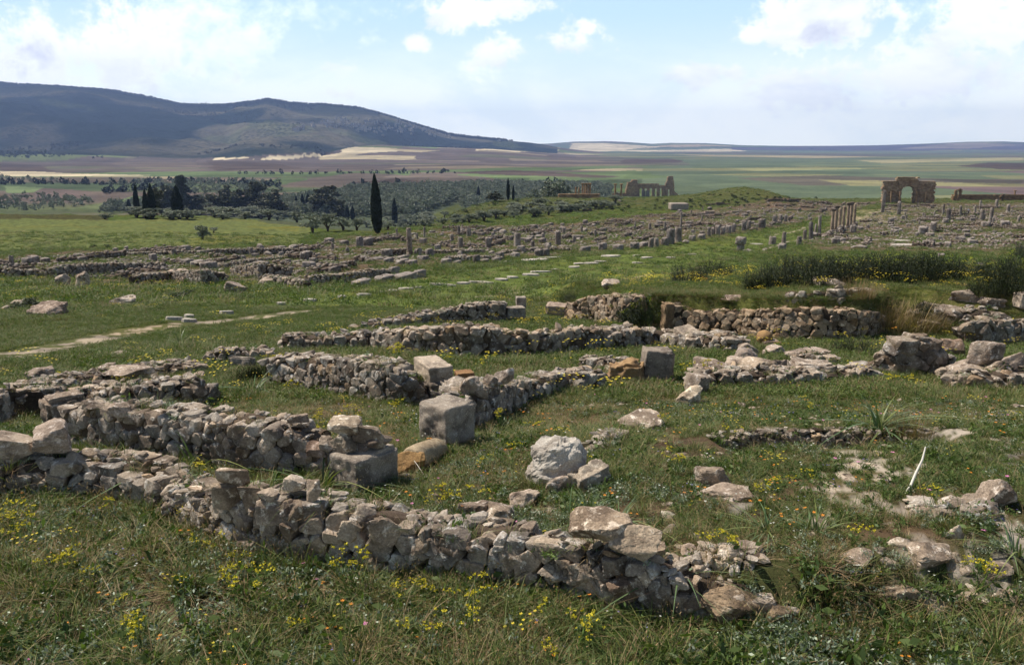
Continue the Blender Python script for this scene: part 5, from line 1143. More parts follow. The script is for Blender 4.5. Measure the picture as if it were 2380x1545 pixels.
CYL = [(878, 545, 406, 27, 'great dark cypress standing alone above the ruin field'), (918, 528, 461, 15, 'smaller cypress right behind the great one'), (808, 512, 477, 10, 'left one of two small cypresses left of the great one'), (820, 513, 478, 11, 'right one of two small cypresses left of the great one'),
 (301, 497, 463, 12, 'shortest cypress at the left end of the grove'), (319, 500, 430, 15, 'slim tall cypress second from the left end of the grove'), (341, 507, 440, 15, 'third cypress of the grove, base lowest'), (356, 507, 428, 20, 'tallest cypress of the grove, leaning slightly right'), (374, 497, 443, 19, 'cypress against the round trees at the left grove'), (414, 506, 432, 28, 'broadest cypress of the grove, beside the slender tall tree'), (448, 500, 456, 18, 'small cypress right of the broadest one'),
 (534, 498, 443, 16, 'dark cypress in front of the central tree mass'), (552, 500, 463, 10, 'small cypress in the central tree mass'), (616, 500, 462, 12, 'small cypress at the right of the tree mass'), (689, 484, 457, 9, 'left cypress of the small trio'), (704, 492, 451, 12, 'middle cypress of the small trio'), (717, 492, 451, 15, 'right and broadest cypress of the small trio'), (727, 490, 462, 5, 'sliver of a cypress beside the round tree'),
 (1112, 468, 432, 9, 'lone cypress left of the round dark tree'), (1181, 466, 414, 9, 'tall cypress right of the round dark tree'), (1193, 467, 431, 7, 'shorter cypress beside the tall one on the ruin hump')]
for i, c in enumerate(CYL): tree('cypress_tree', c[4], 'cypress', c[0], c[1], c[2], c[3], CY, 'dark cypresses beyond the ruins', i, lean=(1.5 if i in (5, 7, 0) else 0)*-1, wunit=.2)
# round broadleaf trees, unit height, width 1
def round_proto(i, slender=False):
    r = np.random.default_rng(80+i); L_ = []
    for k in range(17 if not slender else 10):
        an = r.uniform(0, 6.28); rd = r.uniform(.05, .3)*(1 if not slender else .5); z = r.uniform(.16, .86) if not slender else r.uniform(.3, .93)
        rr_ = r.uniform(.15, .25)*(1.2-z*.4); L_.append((math.cos(an)*rd, math.sin(an)*rd, z, rr_, rr_, rr_*(.62 if not slender else .5)))
    c = lobes_crown(L_, 8000, .058, r, M_EUC, 'crown', None, .7)
    tp = [([(0, 0, -.03), (.01, 0, .3), (0, .02, .6)], (.035, .025, .012))]
    for k in range(5): l = L_[k]; tp.append(([(0, 0, .22+.03*k), (l[0]*.6, l[1]*.6, l[2]*.75), (l[0], l[1], l[2])], (.018, .012, .005)))
    return c, trunkmesh('trunk', tp)
EUt = [round_proto(i) for i in range(4)]; EUs = [round_proto(9, True)]
TR = [(365, 500, 436, 34, 'leafy tree behind the left cypresses'), (395, 499, 430, 56, 'broad leafy tree between the left cypresses'), (386, 500, 446, 40, 'lower leafy tree filling the left grove'), (428, 499, 404, 30, 'slender tall tree with a tufted top, highest of the left grove'), (462, 499, 452, 40, 'round tree right of the broadest cypress'),
 (500, 500, 450, 52, 'dark round tree at the left of the tree mass'), (530, 499, 424, 46, 'tall crown behind the dark cypress in the tree mass'), (560, 500, 436, 52, 'middle crown of the tree mass'), (585, 500, 438, 44, 'crown right of the middle of the tree mass'), (604, 499, 420, 50, 'tallest crown of the tree mass'), (640, 503, 434, 50, 'rightmost crown of the tree mass'), (622, 501, 446, 40, 'crown tucked behind the right cypress of the mass'), (515, 500, 458, 40, 'low crown at the foot of the tree mass'), (570, 501, 456, 46, 'low dark crown in the middle of the tree mass'), (604, 502, 458, 44, 'low dark crown in the right of the tree mass'),
 (757, 500, 428, 64, 'big single round tree right of the cypress trio'), (782, 505, 458, 40, 'lower side crown right of the big single tree'), (740, 498, 455, 36, 'lower side crown left of the big single tree'), (1150, 468, 443, 34, 'round dark tree on the ruin hump'), (1137, 468, 448, 18, 'small dark tree left of the round one on the hump')]
for i, c in enumerate(TR): tree('broadleaf_tree', c[4], 'tree', c[0], c[1], c[2], c[3], EUs if c[3] == 30 else EUt, 'leafy trees of the grove beyond the field', i, wunit=.72 if c[3] != 30 else .5)
# olives
def olive_proto(i, n=2600, lf=.055):
    r = np.random.default_rng(120+i); L_ = []
    for k in range(8):
        an = r.uniform(0, 6.28); rd = r.uniform(.08, .34); z = r.uniform(.28, .82); q_ = r.uniform(.17, .27); L_.append((math.cos(an)*rd, math.sin(an)*rd, z, q_, q_, q_*.7))
    c = lobes_crown(L_, int(n*1.4), lf, r, M_OLIVE, 'crown', None, .45)
    tp = []
    for k in range(4): l = L_[k]; tp.append(([(0, 0, -.03), (.04*math.cos(k*2), .04*math.sin(k*2), .2), (l[0]*.6, l[1]*.6, .42), (l[0], l[1], l[2])], (.045, .035, .02, .008)))
    return c, trunkmesh('trunk', tp)
OL = [olive_proto(i) for i in range(4)]; OLs = [olive_proto(10+i, 300, .13) for i in range(4)]
OT = [(470, 556, 513, 40, 'lone leaning olive tree on the bright field', 10), (497, 541, 527, 24, 'round dark bush beside the lone olive', 0), (727, 542, 492, 50, 'left twin olive at the field corner', 0), (762, 538, 492, 44, 'right twin olive at the field corner', -3), (690, 517, 480, 44, 'olive tree left behind the twin olives', 0), (733, 525, 500, 40, 'pale low olive behind the twins', 0), (798, 535, 500, 46, 'olive right of the twin olives', 0), (830, 536, 505, 40, 'olive beside the foot of the great cypress', 0), (645, 512, 495, 30, 'low olive under the tree mass', 0)]
for i, c in enumerate(OT): tree('olive_tree', c[4], 'olive tree', c[0], c[1], c[2], c[3], OL, None, i, lean=c[5], wunit=.85)
hr = np.random.default_rng(5)
for i in range(30):
    px = hr.uniform(238, 650); pyb = hr.uniform(503, 510); h = hr.uniform(17, 30)
    tree('olive_bush', 'low grey-green olive in the hedge row at the far field edge', 'olive', px, pyb, pyb-h, h*1.5, OL, 'low olives in the hedge row at the far field edge', i, wunit=.6)
for i in range(70):
    while True:
        px = hr.uniform(840, 1430); lo_ = np.interp(px, [840, 1000, 1150, 1300, 1430], [540, 527, 512, 497, 484]); pyb = lo_-abs(hr.normal())*10
        if not (865 < px < 890): break
    h = hr.uniform(13, 26); tree('olive_tree', 'grey-green olive at the near edge of the valley orchard', 'olive tree', px, pyb, pyb-h, h*1.3, OL, 'olives at the near edge of the valley orchard', i, wunit=.62)
# dark bushes of the far slope
def bush_proto(i, n=1500, m=M_SHRUB, leaf=.07):
    r = np.random.default_rng(160+i); L_ = [(r.uniform(-.28, .28), r.uniform(-.28, .28), r.uniform(.2, .6), .24, .24, .24) for _ in range(7)]
    return lobes_crown(L_, n, leaf, r, m, 'bush', .3, .4)
BU = [bush_proto(i) for i in range(4)]
br = np.random.default_rng(8)
for i in range(190):
    px = br.uniform(1000, 1900) if i % 2 else (br.uniform(990, 1450) if i % 4 else br.uniform(1590, 1860)); t = (px-1000)/900
    pyb = br.uniform(466, 505-25*t) if px < 1640 else br.uniform(452, 482)
    if 1290 < px < 1590 and pyb < 463: continue
    q = EU(px, pyb)
    if q is None or q.size < 3 or q[1] > 500: continue
    s = ppm(q); h = br.uniform(4, 11)/s
    o_ = link('bush', BU[i % 4], loc=q-(0, 0, .1), rot=(0, 0, i), scl=(h*1.5, h*1.5, h)); tag(o_, 'dark green bush on the grassy slope below the basilica', 'bush', 'dark bushes on the slope below the basilica')
for a, b, w, h, lb in ((216, 576, 22, 10, 'dark bush on the left edge of the bright field'), (247, 575, 30, 8, 'low dark bush right of the field-edge bush'), (380, 507, 16, 8, 'small dark bush on the far field edge'), (424, 508, 26, 10, 'dark round bush before the grove'), (410, 690, 90, 22, 'low dark green bush in the left grass'), (60, 720, 110, 34, 'dark bush beside the squared boulder'), (378, 655, 50, 26, 'dark tuft beside the upright whitish stone'), (2080, 466, 30, 10, 'bush at the foot of the arch'), (604, 585, 26, 24, 'dark reddish bush in the left ruins'), (475, 655, 30, 14, 'dark tuft between two rubble walls')):
    q = EU(a, b); s = ppm(q); o_ = link('bush', BU[int(a) % 4], loc=q-(0, 0, .05), rot=(0, 0, a), scl=(w/s, w/s*.8, h/s*1.25)); tag(o_, lb, 'bush')
# ---------------------------------------------------------------- big shrubs on the terrace: upright leafy stems
def shrub_mesh(w, h, seed, n=5200, dark=1., yellow=0.):
    r = np.random.default_rng(seed); a = Acc(); ns = int(60*w)
    for k in range(ns):
        x, y = r.uniform(-w/2, w/2), r.uniform(-.45, .45); hh = h*r.uniform(.55, 1.)*(1-.5*(abs(x)/(w/2))**3)
        tip = np.array([x+r.normal()*.22, y+r.normal()*.18, hh]); b0 = np.array([x*.85, y*.8, 0.]); mid = (b0+tip)/2+r.normal(size=3)*.05
        v, f = tube([b0, mid, tip], (.009, .006, .002), 4); a.add(v, f, (.22, .17, .10), 0)
        m_ = int(n/ns); t = r.random(m_)**.7; P = b0*(1-t)[:, None]+tip*t[:, None]+r.normal(size=(m_, 3))*.055
        b = r.uniform(.55, 1.35)*dark*r.uniform(.8, 1.2, m_); tt = np.stack([b*1.02, b, b*.85], 1)
        v, f, t2 = quads(P, .055, r, .5, .28, tt); a.add(v, f, t2, 0)
        if r.random() < yellow:
            P = tip+r.normal(size=(14, 3))*.04; v, f, t2 = quads(P, .028, r, 0, .9, np.tile([[9., 7.4, .35]], (14, 1))); a.add(v, f, np.minimum(t2, 12), 0)
    return a.mesh('shrub', M_SHRUB, False)
SH = [shrub_mesh(2., 1.15, 200+i, dark=.85, yellow=.1*(i % 2)) for i in range(4)]
SHR = [(1600, 655, 90, 46), (1655, 648, 90, 50), (1790, 668, 120, 62), (1840, 655, 110, 64), (1905, 660, 120, 70), (1960, 650, 130, 66), (2020, 650, 120, 64), (2080, 655, 120, 70), (2140, 650, 120, 72), (2195, 648, 110, 64), (2330, 680, 130, 80), (2375, 672, 120, 90), (2290, 690, 80, 50), (1765, 672, 60, 44), (1880, 640, 120, 50), (2110, 636, 130, 50), (2250, 640, 100, 40), (2340, 640, 140, 50)]
for i, c in enumerate(SHR):
    q = EU(c[0], c[1]); s = ppm(q); o_ = link('shrub', SH[i % 4], loc=q, rot=(0, 0, (i % 2)*3.14+.2*i), scl=(c[2]/s/2., 1.2, c[3]/s/1.15))
    tag(o_, ['dense dark shrub of the row crowning the grass terrace', 'dark bramble mass at the right end above the shaded wall'][int(c[0] > 2260)], 'shrub', ['shrubs crowning the grass terrace', 'brambles above the shaded wall'][int(c[0] > 2260)])
for a, b, w, h, lb in ((1505, 765, 110, 84, 'wild dark green bush against the retaining wall corner'), (1465, 745, 70, 50, 'grassy bush left of the dark corner bush'), (1985, 822, 90, 46, 'small spiny bush at the foot of the retaining wall'), (1330, 700, 60, 20, 'low scrub behind the tilted slab'), (2370, 600, 90, 40, 'pale green shrub at the right edge behind the brambles'), (2150, 735, 70, 40, 'weedy clump above the shaded wall'), (590, 890, 40, 50, 'leafy weed clump at the left end of the mortared wall'), (1500, 800, 36, 44, 'tall leafy weed before the broad ruined wall')):
    q = EU(a, b); s = ppm(q); o_ = link('shrub', SH[int(a) % 4], loc=q, rot=(0, 0, a), scl=(w/s/2., .8, h/s/1.15)); tag(o_, lb, 'shrub')
# ---------------------------------------------------------------- blade meshes
def blades(n, h, w, spread, lean, r, cols, segs=3, droop=.35, base=0.):
    """curved ribbons; returns v, f, tint"""
    an = r.uniform(0, 6.283, n); rd = spread*np.sqrt(r.random(n)); b0 = np.stack([np.cos(an)*rd, np.sin(an)*rd, np.full(n, base)], 1)
    la = an+r.normal(size=n)*.8; ln = np.abs(r.normal(size=n))*lean+.08; hh = h*r.uniform(.45, 1.15, n)
    d = np.stack([np.cos(la), np.sin(la), 0*la], 1); side = np.stack([-np.sin(la+r.normal(size=n)*.9), np.cos(la), 0*la], 1)
    V = []; k = segs+1
    for i in range(k):
        t = i/segs; c = b0+d*(hh*ln*(t+droop*t*t*2))[:, None]+np.array([0, 0, 1.])*(hh*(t-droop*ln*t*t*1.2))[:, None]
        ww = w*(1-t**1.6*.92)
        V.append(c-side*ww/2); V.append(c+side*ww/2)
    V = np.stack(V, 1); f = []
    for i in range(segs): f.append(np.array([2*i, 2*i+1, 2*i+3, 2*i+2]))
    F_ = (np.arange(n)*2*k)[:, None, None]+np.array(f)[None]
    cc = np.array(cols)[r.integers(len(cols), size=n)]*r.uniform(.7, 1.3, n)[:, None]; tt = np.repeat(cc[:, None], 2*k, 1)
    g_ = np.repeat(np.linspace(.75, 1.15, k), 2)[None, :, None]
    return V.reshape(-1, 3), F_.reshape(-1, 4), (tt*g_).reshape(-1, 3)
def leaflets(n, h, sz, spread, r, cols, stems=6):
    """leafy herb: small leaves along low stems"""
    V = []; P = []
    for s_ in range(stems):
        an = r.uniform(0, 6.28); l = spread*r.uniform(.4, 1.1); tip = np.array([math.cos(an)*l, math.sin(an)*l, h*r.uniform(.5, 1.1)]); t = r.random(n//stems)**.8
        P.append(tip*t[:, None]+r.normal(size=(n//stems, 3))*sz*.6)
    P = np.concatenate(P); P[:, 2] = np.abs(P[:, 2]); cc = np.array(cols)[r.integers(len(cols), size=len(P))]*r.uniform(.65, 1.35, len(P))[:, None]
    return quads(P, sz, r, None, .45, cc)
def m1(parts, mats, name='tuft'):
    a = Acc()
    for (v, f, t), mi in parts: a.add(v, f, t, mi)
    return a.mesh(name, mats, False)
gr = np.random.default_rng(77)
gg = [(1, 1, 1), (.75, .9, .7), (1.2, 1.1, .9), (1.7, 1.45, 1.1)]
T = []   # grass prototypes
for i in range(4): T.append(m1([(blades(38, .15, .0065, .09, .65, gr, gg), 0), (blades(6, .19, .0045, .08, .6, gr, [(1.1, 1.1, 1)]), 1)], [M_GRASS, M_DRY]))       # green tufts
for i in range(2): T.append(m1([(blades(44, .11, .006, .11, 1.2, gr, [(1, 1, 1), (.8, .75, .7), (1.2, 1.1, 1)]), 1), (blades(12, .10, .004, .06, .5, gr, gg), 0)], [M_GRASS, M_DRY]))   # dry mats
for i in range(3): T.append(m1([(leaflets(100, .12, .027, .12, gr, [(1, 1, 1), (.8, .9, .8), (2.2, 2.1, 2.1)]), 0)], [M_GREY]))     # silvery herb, sun sparkle painted into its brightest leaf tint
for i in range(3): T.append(m1([(leaflets(90 if i < 2 else 34, .08, .032 if i < 2 else .062, .13, gr, [(.8, .95, .7), (1, 1.1, .8), (.65, .8, .6)], 8), 0)], [M_GRASS]))   # green low herb
for i in range(2): T.append(m1([(blades(16, .24, .0035, .05, .35, gr, [(1, 1, 1), (.75, .7, .6)], 4), 0), (quads(np.stack([gr.normal(size=30)*.06, gr.normal(size=30)*.06, gr.uniform(.16, .27, 30)], 1), .02, gr, .6, .35, np.tile([(1.1, 1., .9)], (30, 1))), 0)], [M_DRY]))  # seed heads
for i in range(2): T.append(m1([(blades(34, .26, .006, .08, .55, gr, gg, 4, .5), 0)], [M_GRASS]))   # tall lush
MT = []  # mid-distance clumps, wider
for i in range(3): MT.append(m1([(blades(90, .17, .010, .34, .5, gr, gg, 2), 0), (blades(14, .2, .008, .34, .5, gr, [(1, 1, 1)], 2), 1)], [M_GRASS, M_DRY]))
for i in range(2): MT.append(m1([(leaflets(150, .14, .05, .36, gr, [(.8, .95, .7), (1, 1.1, .8), (1.2, 1.1, .8)], 12), 0)], [M_GRASS]))
MT.append(m1([(blades(70, .16, .010, .34, .7, gr, [(1, 1, 1), (.8, .7, .6)], 2), 0)], [M_DRY]))
def flower_mesh(col, n, h, sz):
    P = np.stack([gr.normal(size=n)*.05, gr.normal(size=n)*.05, h+gr.normal(size=n)*.015], 1); an = gr.uniform(0, 6.28, n); V = []; Fq = []; 
    for p in P:
        for k in range(5):
            a0 = k*1.2566; b = len(V); c = np.array([math.cos(a0), math.sin(a0), .25]); e = np.array([-math.sin(a0), math.cos(a0), 0])
            V += [p, p+c*sz*.6-e*sz*.28, p+c*sz, p+c*sz*.6+e*sz*.28]; Fq.append([b, b+1, b+2, b+3])
    fl = (np.array(V), np.array(Fq), np.tile([col], (len(V), 1)))
    st = blades(n+3, h, .003, .03, .12, gr, [(.9, 1, .8)], 2)
    return m1([(fl, 0), (st, 1)], [M_FLOW, M_GRASS], 'flower')
FLM = [flower_mesh((.85, .30, .03), 2, .11, .016), flower_mesh((.62, .50, .03), 4, .13, .012), flower_mesh((.75, .25, .48), 1, .12, .02), flower_mesh((.25, .20, .55), 3, .09, .009), flower_mesh((.80, .62, .04), 9, .16, .012), flower_mesh((.7, .7, .62), 2, .10, .010)]

# ================================================================ scattering of what cannot be counted
def scatter_object(name, label, meshes, P, rot, scl, idx):
    me = bpy.data.meshes.new(name); me.vertices.add(len(P)); me.vertices.foreach_set('co', P.astype(np.float32).ravel())
    for nm, ty, key, arr in (('rot', 'FLOAT_VECTOR', 'vector', rot), ('scl', 'FLOAT_VECTOR', 'vector', scl)):
        a = me.attributes.new(nm, ty, 'POINT'); a.data.foreach_set(key, arr.astype(np.float32).ravel())
    a = me.attributes.new('idx', 'INT', 'POINT'); a.data.foreach_set('value', idx.astype(np.int32))
    ng = bpy.data.node_groups.new(name, 'GeometryNodeTree')
    ng.interface.new_socket('Geometry', in_out='INPUT', socket_type='NodeSocketGeometry'); ng.interface.new_socket('Geometry', in_out='OUTPUT', socket_type='NodeSocketGeometry')
    N = ng.nodes; K_ = ng.links; gi = N.new('NodeGroupInput'); go = N.new('NodeGroupOutput'); last = None
    def nat(nm, ty): q = N.new('GeometryNodeInputNamedAttribute'); q.data_type = ty; q.inputs[0].default_value = nm; return q.outputs[0]
    iop = N.new('GeometryNodeInstanceOnPoints'); jn = N.new('GeometryNodeJoinGeometry')
    order_ = []
    for k, m_ in enumerate(meshes):
        ob = bpy.data.objects.new(name+'_source', m_); oi = N.new('GeometryNodeObjectInfo'); oi.inputs[0].default_value = ob
        gt = N.new('GeometryNodeGeometryToInstance'); K_.new(oi.outputs['Geometry'], gt.inputs[0]); order_.append(gt)
    for gt in reversed(order_): K_.new(gt.outputs[0], jn.inputs[0])
    K_.new(gi.outputs[0], iop.inputs['Points']); K_.new(jn.outputs[0], iop.inputs['Instance']); iop.inputs['Pick Instance'].default_value = True
    K_.new(nat('idx', 'INT'), iop.inputs['Instance Index'])
    er = N.new('FunctionNodeEulerToRotation'); K_.new(nat('rot', 'FLOAT_VECTOR'), er.inputs[0]); K_.new(er.outputs[0], iop.inputs['Rotation'])
    K_.new(nat('scl', 'FLOAT_VECTOR'), iop.inputs['Scale']); K_.new(iop.outputs[0], go.inputs[0])
    o_ = link(name, me); md = o_.modifiers.new('scatter', 'NODES'); md.node_group = ng
    tag(o_, label, None, kind='stuff'); return o_
FO = np.array(FOOT)
CELL = {}
for i_, (x, y, r_) in enumerate(FO):
    for a in range(int((x-r_)//.5), int((x+r_)//.5)+1):
        for b in range(int((y-r_)//.5), int((y+r_)//.5)+1): CELL.setdefault((a, b), []).append(i_)
def free(x, y, pad=.02):
    ok = np.ones(len(x), bool); cx = np.floor(x/.5).astype(int); cy = np.floor(y/.5).astype(int)
    for i in range(len(x)):
        for j in CELL.get((cx[i], cy[i]), ()):
            if (x[i]-FO[j, 0])**2+(y[i]-FO[j, 1])**2 < max(0, FO[j, 2]-pad)**2: ok[i] = False; break
    return ok
sr = np.random.default_rng(321)
def field(n, y0, y1, ku=.74, pw=1.):
    y = (y0**pw+(y1**pw-y0**pw)*sr.random(n))**(1/pw); u = sr.uniform(-ku, ku, n); return (u*np.maximum(y, 3.2) if y0 > 13 else u*(y+2.2)), y
def scat(name, label, meshes, x, y, weights, smin, smax, dz=0., tiltv=.12, filt=True, hvar=None, z=None):
    if filt: m_ = free(x, y); x, y = x[m_], y[m_]; weights = weights[m_] if np.ndim(weights) > 1 else weights
    n = len(x); z = H(x, y)+dz if z is None else z
    w = weights if np.ndim(weights) > 1 else np.tile(weights, (n, 1)); w = w/w.sum(1)[:, None]
    idx = (sr.random(n)[:, None] > np.cumsum(w, 1)).sum(1).clip(0, len(meshes)-1)
    s = sr.uniform(smin, smax, n)*(hvar(x, y) if hvar is not None else 1.)
    scatter_object(name, label, meshes, np.stack([x, y, z], 1), np.stack([sr.normal(size=n)*tiltv, sr.normal(size=n)*tiltv, sr.uniform(0, 6.28, n)], 1), np.stack([s, s, s*sr.uniform(.75, 1.25, n)], 1), idx)
    return n
ruinm_ = lambda x, y: inpoly(x, y, ruinL)|inpoly(x, y, ruinR)
# near sward; kinds vary in patches
cnt = 0
x, y = field(74000, 2.6, 13.5, .78, 1.55)
p1 = fbm2(x, y, .8, 3, 201); p2 = fbm2(x, y, 1.5, 3, 202); p3 = fbm2(x, y, .5, 3, 203)
bare = (fbm2(x, y, .55, 3, 204) > np.where((x > 1.2) & (y > 5.4), .12, .25))|(scree_w(x, y) > .3); keep = ~(bare & (sr.random(len(x)) < .85)); x, y, p1, p2, p3 = x[keep], y[keep], p1[keep], p2[keep], p3[keep]
W = np.stack([1.1*np.exp(2.*p1)]*4+[.62*np.exp(2.4*p2)]*2+[.8*np.exp(-2.2*p1+1.2*p3)*np.exp(-.16*y)*1.5]*3+[1.6*np.exp(-1.2*p2)]*3+[.35*np.exp(1.6*p2)]*2+[.10*np.exp(2.*p3)]*2, 1)
cnt += scat('meadow_grass', 'dense mixed grass and herbs of the near meadow', T, x, y, W, .45, 1.35, hvar=lambda x, y: np.where(y > np.interp(x, L1x, L1y)+.3, .62, 1.)*np.where((x > 1.5) & (y > np.interp(x, L1x, L1y)+.3), .85, 1.))
x, y = field(52000, 13.5, 36, .78, 1.6); p1 = fbm2(x, y, 2.5, 3, 205); p2 = fbm2(x, y, 1.6, 3, 206)
kk = seg_dist(x, y, TRACK) > np.interp(x, [TRACK[0][0], 0], [.72, .2]); x, y, p1, p2 = x[kk], y[kk], p1[kk], p2[kk]; short = inpoly(x, y, strip).astype(float)
W = np.stack([1.*np.exp(p1)]*3+[.8*np.exp(-p1)]*2+[.35*np.exp(1.5*p2)*(1-.7*short)], 1)
cnt += scat('turf', 'green turf around the middle walls and on the old street', MT, x, y, W, .45, .9, hvar=lambda x, y: np.where((x > 3.5) & (y > np.interp(x, L2x, L2y)), .6, 1.)*np.where(inpoly(x, y, strip), .7, 1.))
# thick fringe on the lip and slope of the terrace
x = sr.uniform(L2x[0]-.5, 24, 5200); y = np.interp(x, L2x, L2y)+.25+sr.uniform(.05, 1.3, 5200)+0*x
W = np.tile([1, 1, 1, 1, 1.2, 1.2, .2, .2, .2, .6, .6, .6, 1.2, 1.2, .8, .8], (len(x), 1)).astype(float)
cnt += scat('terrace_grass', 'golden green grass fringe on the terrace above the retaining wall', T, x, y, W, .4, .85, filt=False)
x = sr.uniform(L2x[0]-.3, 22, 3000); y = np.interp(x, L2x, L2y)+.2+sr.uniform(.0, 1.5, 3000)
cnt += scat('terrace_turf', 'golden turf on the slope behind the retaining wall', MT, x, y, np.array([1, 1, 1, .6, .6, 1.2]), .35, .62, filt=False)
x, y = field(22000, 150, 400, .78, 1.); kk = (x/y > -.16) & ~(ruinm_(x, y) & (sr.random(len(x)) < .5)); x, y = x[kk], y[kk]
cnt += scat('hillside_turf', 'rough turf on the far slopes of the site', MT, x, y, np.array([1, 1, 1, 1.5, 1.5, .5]), 1.6, 3.6, dz=-.1, filt=False)
x, y = field(30000, 36, 150, .78, 1.3); p1 = fbm2(x, y, 5, 3, 207); short = inpoly(x, y, strip); ruinm = inpoly(x, y, ruinL)|inpoly(x, y, ruinR)
kk = ~((ruinm & (sr.random(len(x)) < .45))|(short|inpoly(x, y, pts((-400, 590), (-400, 512), (280, 512), (560, 508), (720, 512), (720, 545), (690, 566), (260, 574)))) & (sr.random(len(x)) < .6)); x, y, p1 = x[kk], y[kk], p1[kk]
W = np.stack([1.*np.exp(p1)]*3+[1.3*np.exp(-p1)]*2+[.5+0*p1], 1)
cnt += scat('distant_turf', 'rough green turf among the ruins', MT, x, y, W, .9, 2.2, dz=-.04)
# growth on top of the walls and at their feet
wx, wy, wz = [], [], []
for line, th, grow in WALLTOP:
    if not grow: continue
    for (a, b, c) in line:
        for _ in range(3 if b < 14 else 2):
            if sr.random() < (.5 if b < 14 else .6): wx.append(a+sr.normal()*th*.18); wy.append(b+sr.normal()*th*.2); wz.append(c-.05)
wx, wy, wz = map(np.array, (wx, wy, wz)); W = np.tile([1, 1, 1, 1, 1.2, 1.2, .3, .3, .3, .6, .6, .6, .7, .7, .1, .1], (len(wx), 1)).astype(float)
cnt += scat('wall_top_weeds', 'weeds and dry grass rooted on top of the ruined walls', T, wx, wy, W, .5, 1.1, filt=False, z=wz)
fx, fy = [], []
for line, th, grow in WALLTOP:
    for (a, b, c) in line:
        for _ in range(5 if b < 16 else 2):
            fx.append(a+sr.normal()*.05); fy.append(b-th*.5-abs(sr.normal())*.10-.02)
fx, fy = np.array(fx), np.array(fy); W = np.tile([1, 1, 1, 1, .2, .2, .4, .4, .4, 1.4, 1.4, 1.4, .2, .2, .9, .9], (len(fx), 1)).astype(float)
cnt += scat('wall_foot_weeds', 'taller green weeds along the feet of the walls', T, fx, fy, W, .55, 1.15, filt=False)
# small flowers
x, y = field(1900, 2.7, 13, .75, 1.5); p1 = fbm2(x, y, 1.2, 2, 210); kk = (p1 > -.1)|(sr.random(len(x)) < .3); x, y = x[kk], y[kk]
cnt += scat('meadow_flowers', 'scattered small orange, yellow, pink and violet meadow flowers', FLM, x, y, np.array([.2, .13, .05, .22, .02, .3]), .7, 1.2)
x, y = field(5200, 13, 60, .72, 1.25); p1 = fbm2(x, y, 4, 3, 211); dn = np.clip(.10+.5*(p1 > .1)+1.2*inpoly(x, y, pts((1330, 700), (1500, 640), (1700, 600), (2380, 585), (2380, 690), (1700, 690), (1600, 672), (1450, 690))), 0, 1); dn = dn*(1-.85*inpoly(x, y, strip)); kk = sr.random(len(x)) < dn; x, y = x[kk], y[kk]
cnt += scat('yellow_flowers', 'yellow blossoms spread through the turf', FLM, x, y, np.array([.02, .2, .0, .0, 1., .05]), 1.2, 2.6)
# rubble among the ruins and small stones in the near soil
RUB = []
for i in range(5): v, f = randrock((1, .9, .7), 1 if i < 3 else 2, 800+i); a = Acc(); b = .8+.1*i; a.add(v, f, (b, b*.97, b*.94)); RUB.append(a.mesh('rubble', M_FAR))
gx, gy = [], []
for poly, n in ((RL, 15000), (RR, 12500)):
    pl = pts(*poly); A = np.array(pl); x = sr.uniform(A[:, 0].min(), A[:, 0].max(), n*6); y = np.exp(sr.uniform(math.log(A[:, 1].min()), math.log(A[:, 1].max()), n*6)); kk = inpoly(x, y, pl) & (fbm2(x, y, 6, 3, 220) > -.3); gx.append(x[kk][:n]); gy.append(y[kk][:n])
x, y = np.concatenate(gx), np.concatenate(gy); kk = y > 34; x, y = x[kk], y[kk]
cnt += scat('rubble', 'loose broken stone strewn through the ruin field', RUB, x, y, np.ones(5), .14, .5, dz=-.03)
x, y = field(3600, 4.2, 15, .74, 1.5); kk = (fbm2(x, y, .9, 3, 221) > .3)|((x > 1.2) & (y > 5.2) & (fbm2(x, y, .7, 3, 222) > .0)); x, y = x[kk], y[kk]
STN = []
for i in range(4): v, f = randrock((1, .85, .42), 3, 830+i, amp=.14, k=8); a = Acc(); b = .9+.08*i; a.add(v, f, (b, b*.96, b*.9)); STN.append(a.mesh('pebble', M_STONE))
cnt += scat('pebbles', 'small stones lying in the near soil', STN, x, y, np.ones(4), .03, .16, dz=-.012)
# olive orchards of the valley and woods on the mountain
m_l = [c for c, t in OLs]
def orchard(polys, n, seed_):
    X_, Y_ = [], []
    for poly, k in polys:
        pl = pts(*poly); A = np.array(pl); x = sr.uniform(A[:, 0].min(), A[:, 0].max(), k*5); y = sr.uniform(A[:, 1].min(), A[:, 1].max(), k*5); kk = inpoly(x, y, pl); X_.append(x[kk][:k]); Y_.append(y[kk][:k])
    return np.concatenate(X_), np.concatenate(Y_)
x, y = orchard([(((640, 500), (640, 470), (830, 440), (1060, 432), (1320, 432), (1420, 446), (1290, 460), (1060, 470), (960, 505), (860, 505), (800, 505)), 7000), (((380, 420), (620, 424), (660, 440), (620, 470), (440, 452), (330, 436), (230, 432)), 260), (((0, 496), (0, 462), (90, 462), (240, 470), (180, 490)), 70), (((230, 498), (260, 482), (420, 470), (640, 480), (700, 498)), 700), (((0, 430), (0, 412), (120, 416), (150, 428)), 30), (((1060, 436), (1380, 430), (1430, 440), (1100, 446)), 260)], 0, 0)
kk = (y > 215) & (y < 3000); x, y = x[kk], y[kk]
cnt += scat('olive_orchard', 'mass of grey-green olive trees filling the valley', m_l, x, y, np.ones(4), 4.2, 8.5, dz=-.3, filt=False)
print('orchard', len(x))
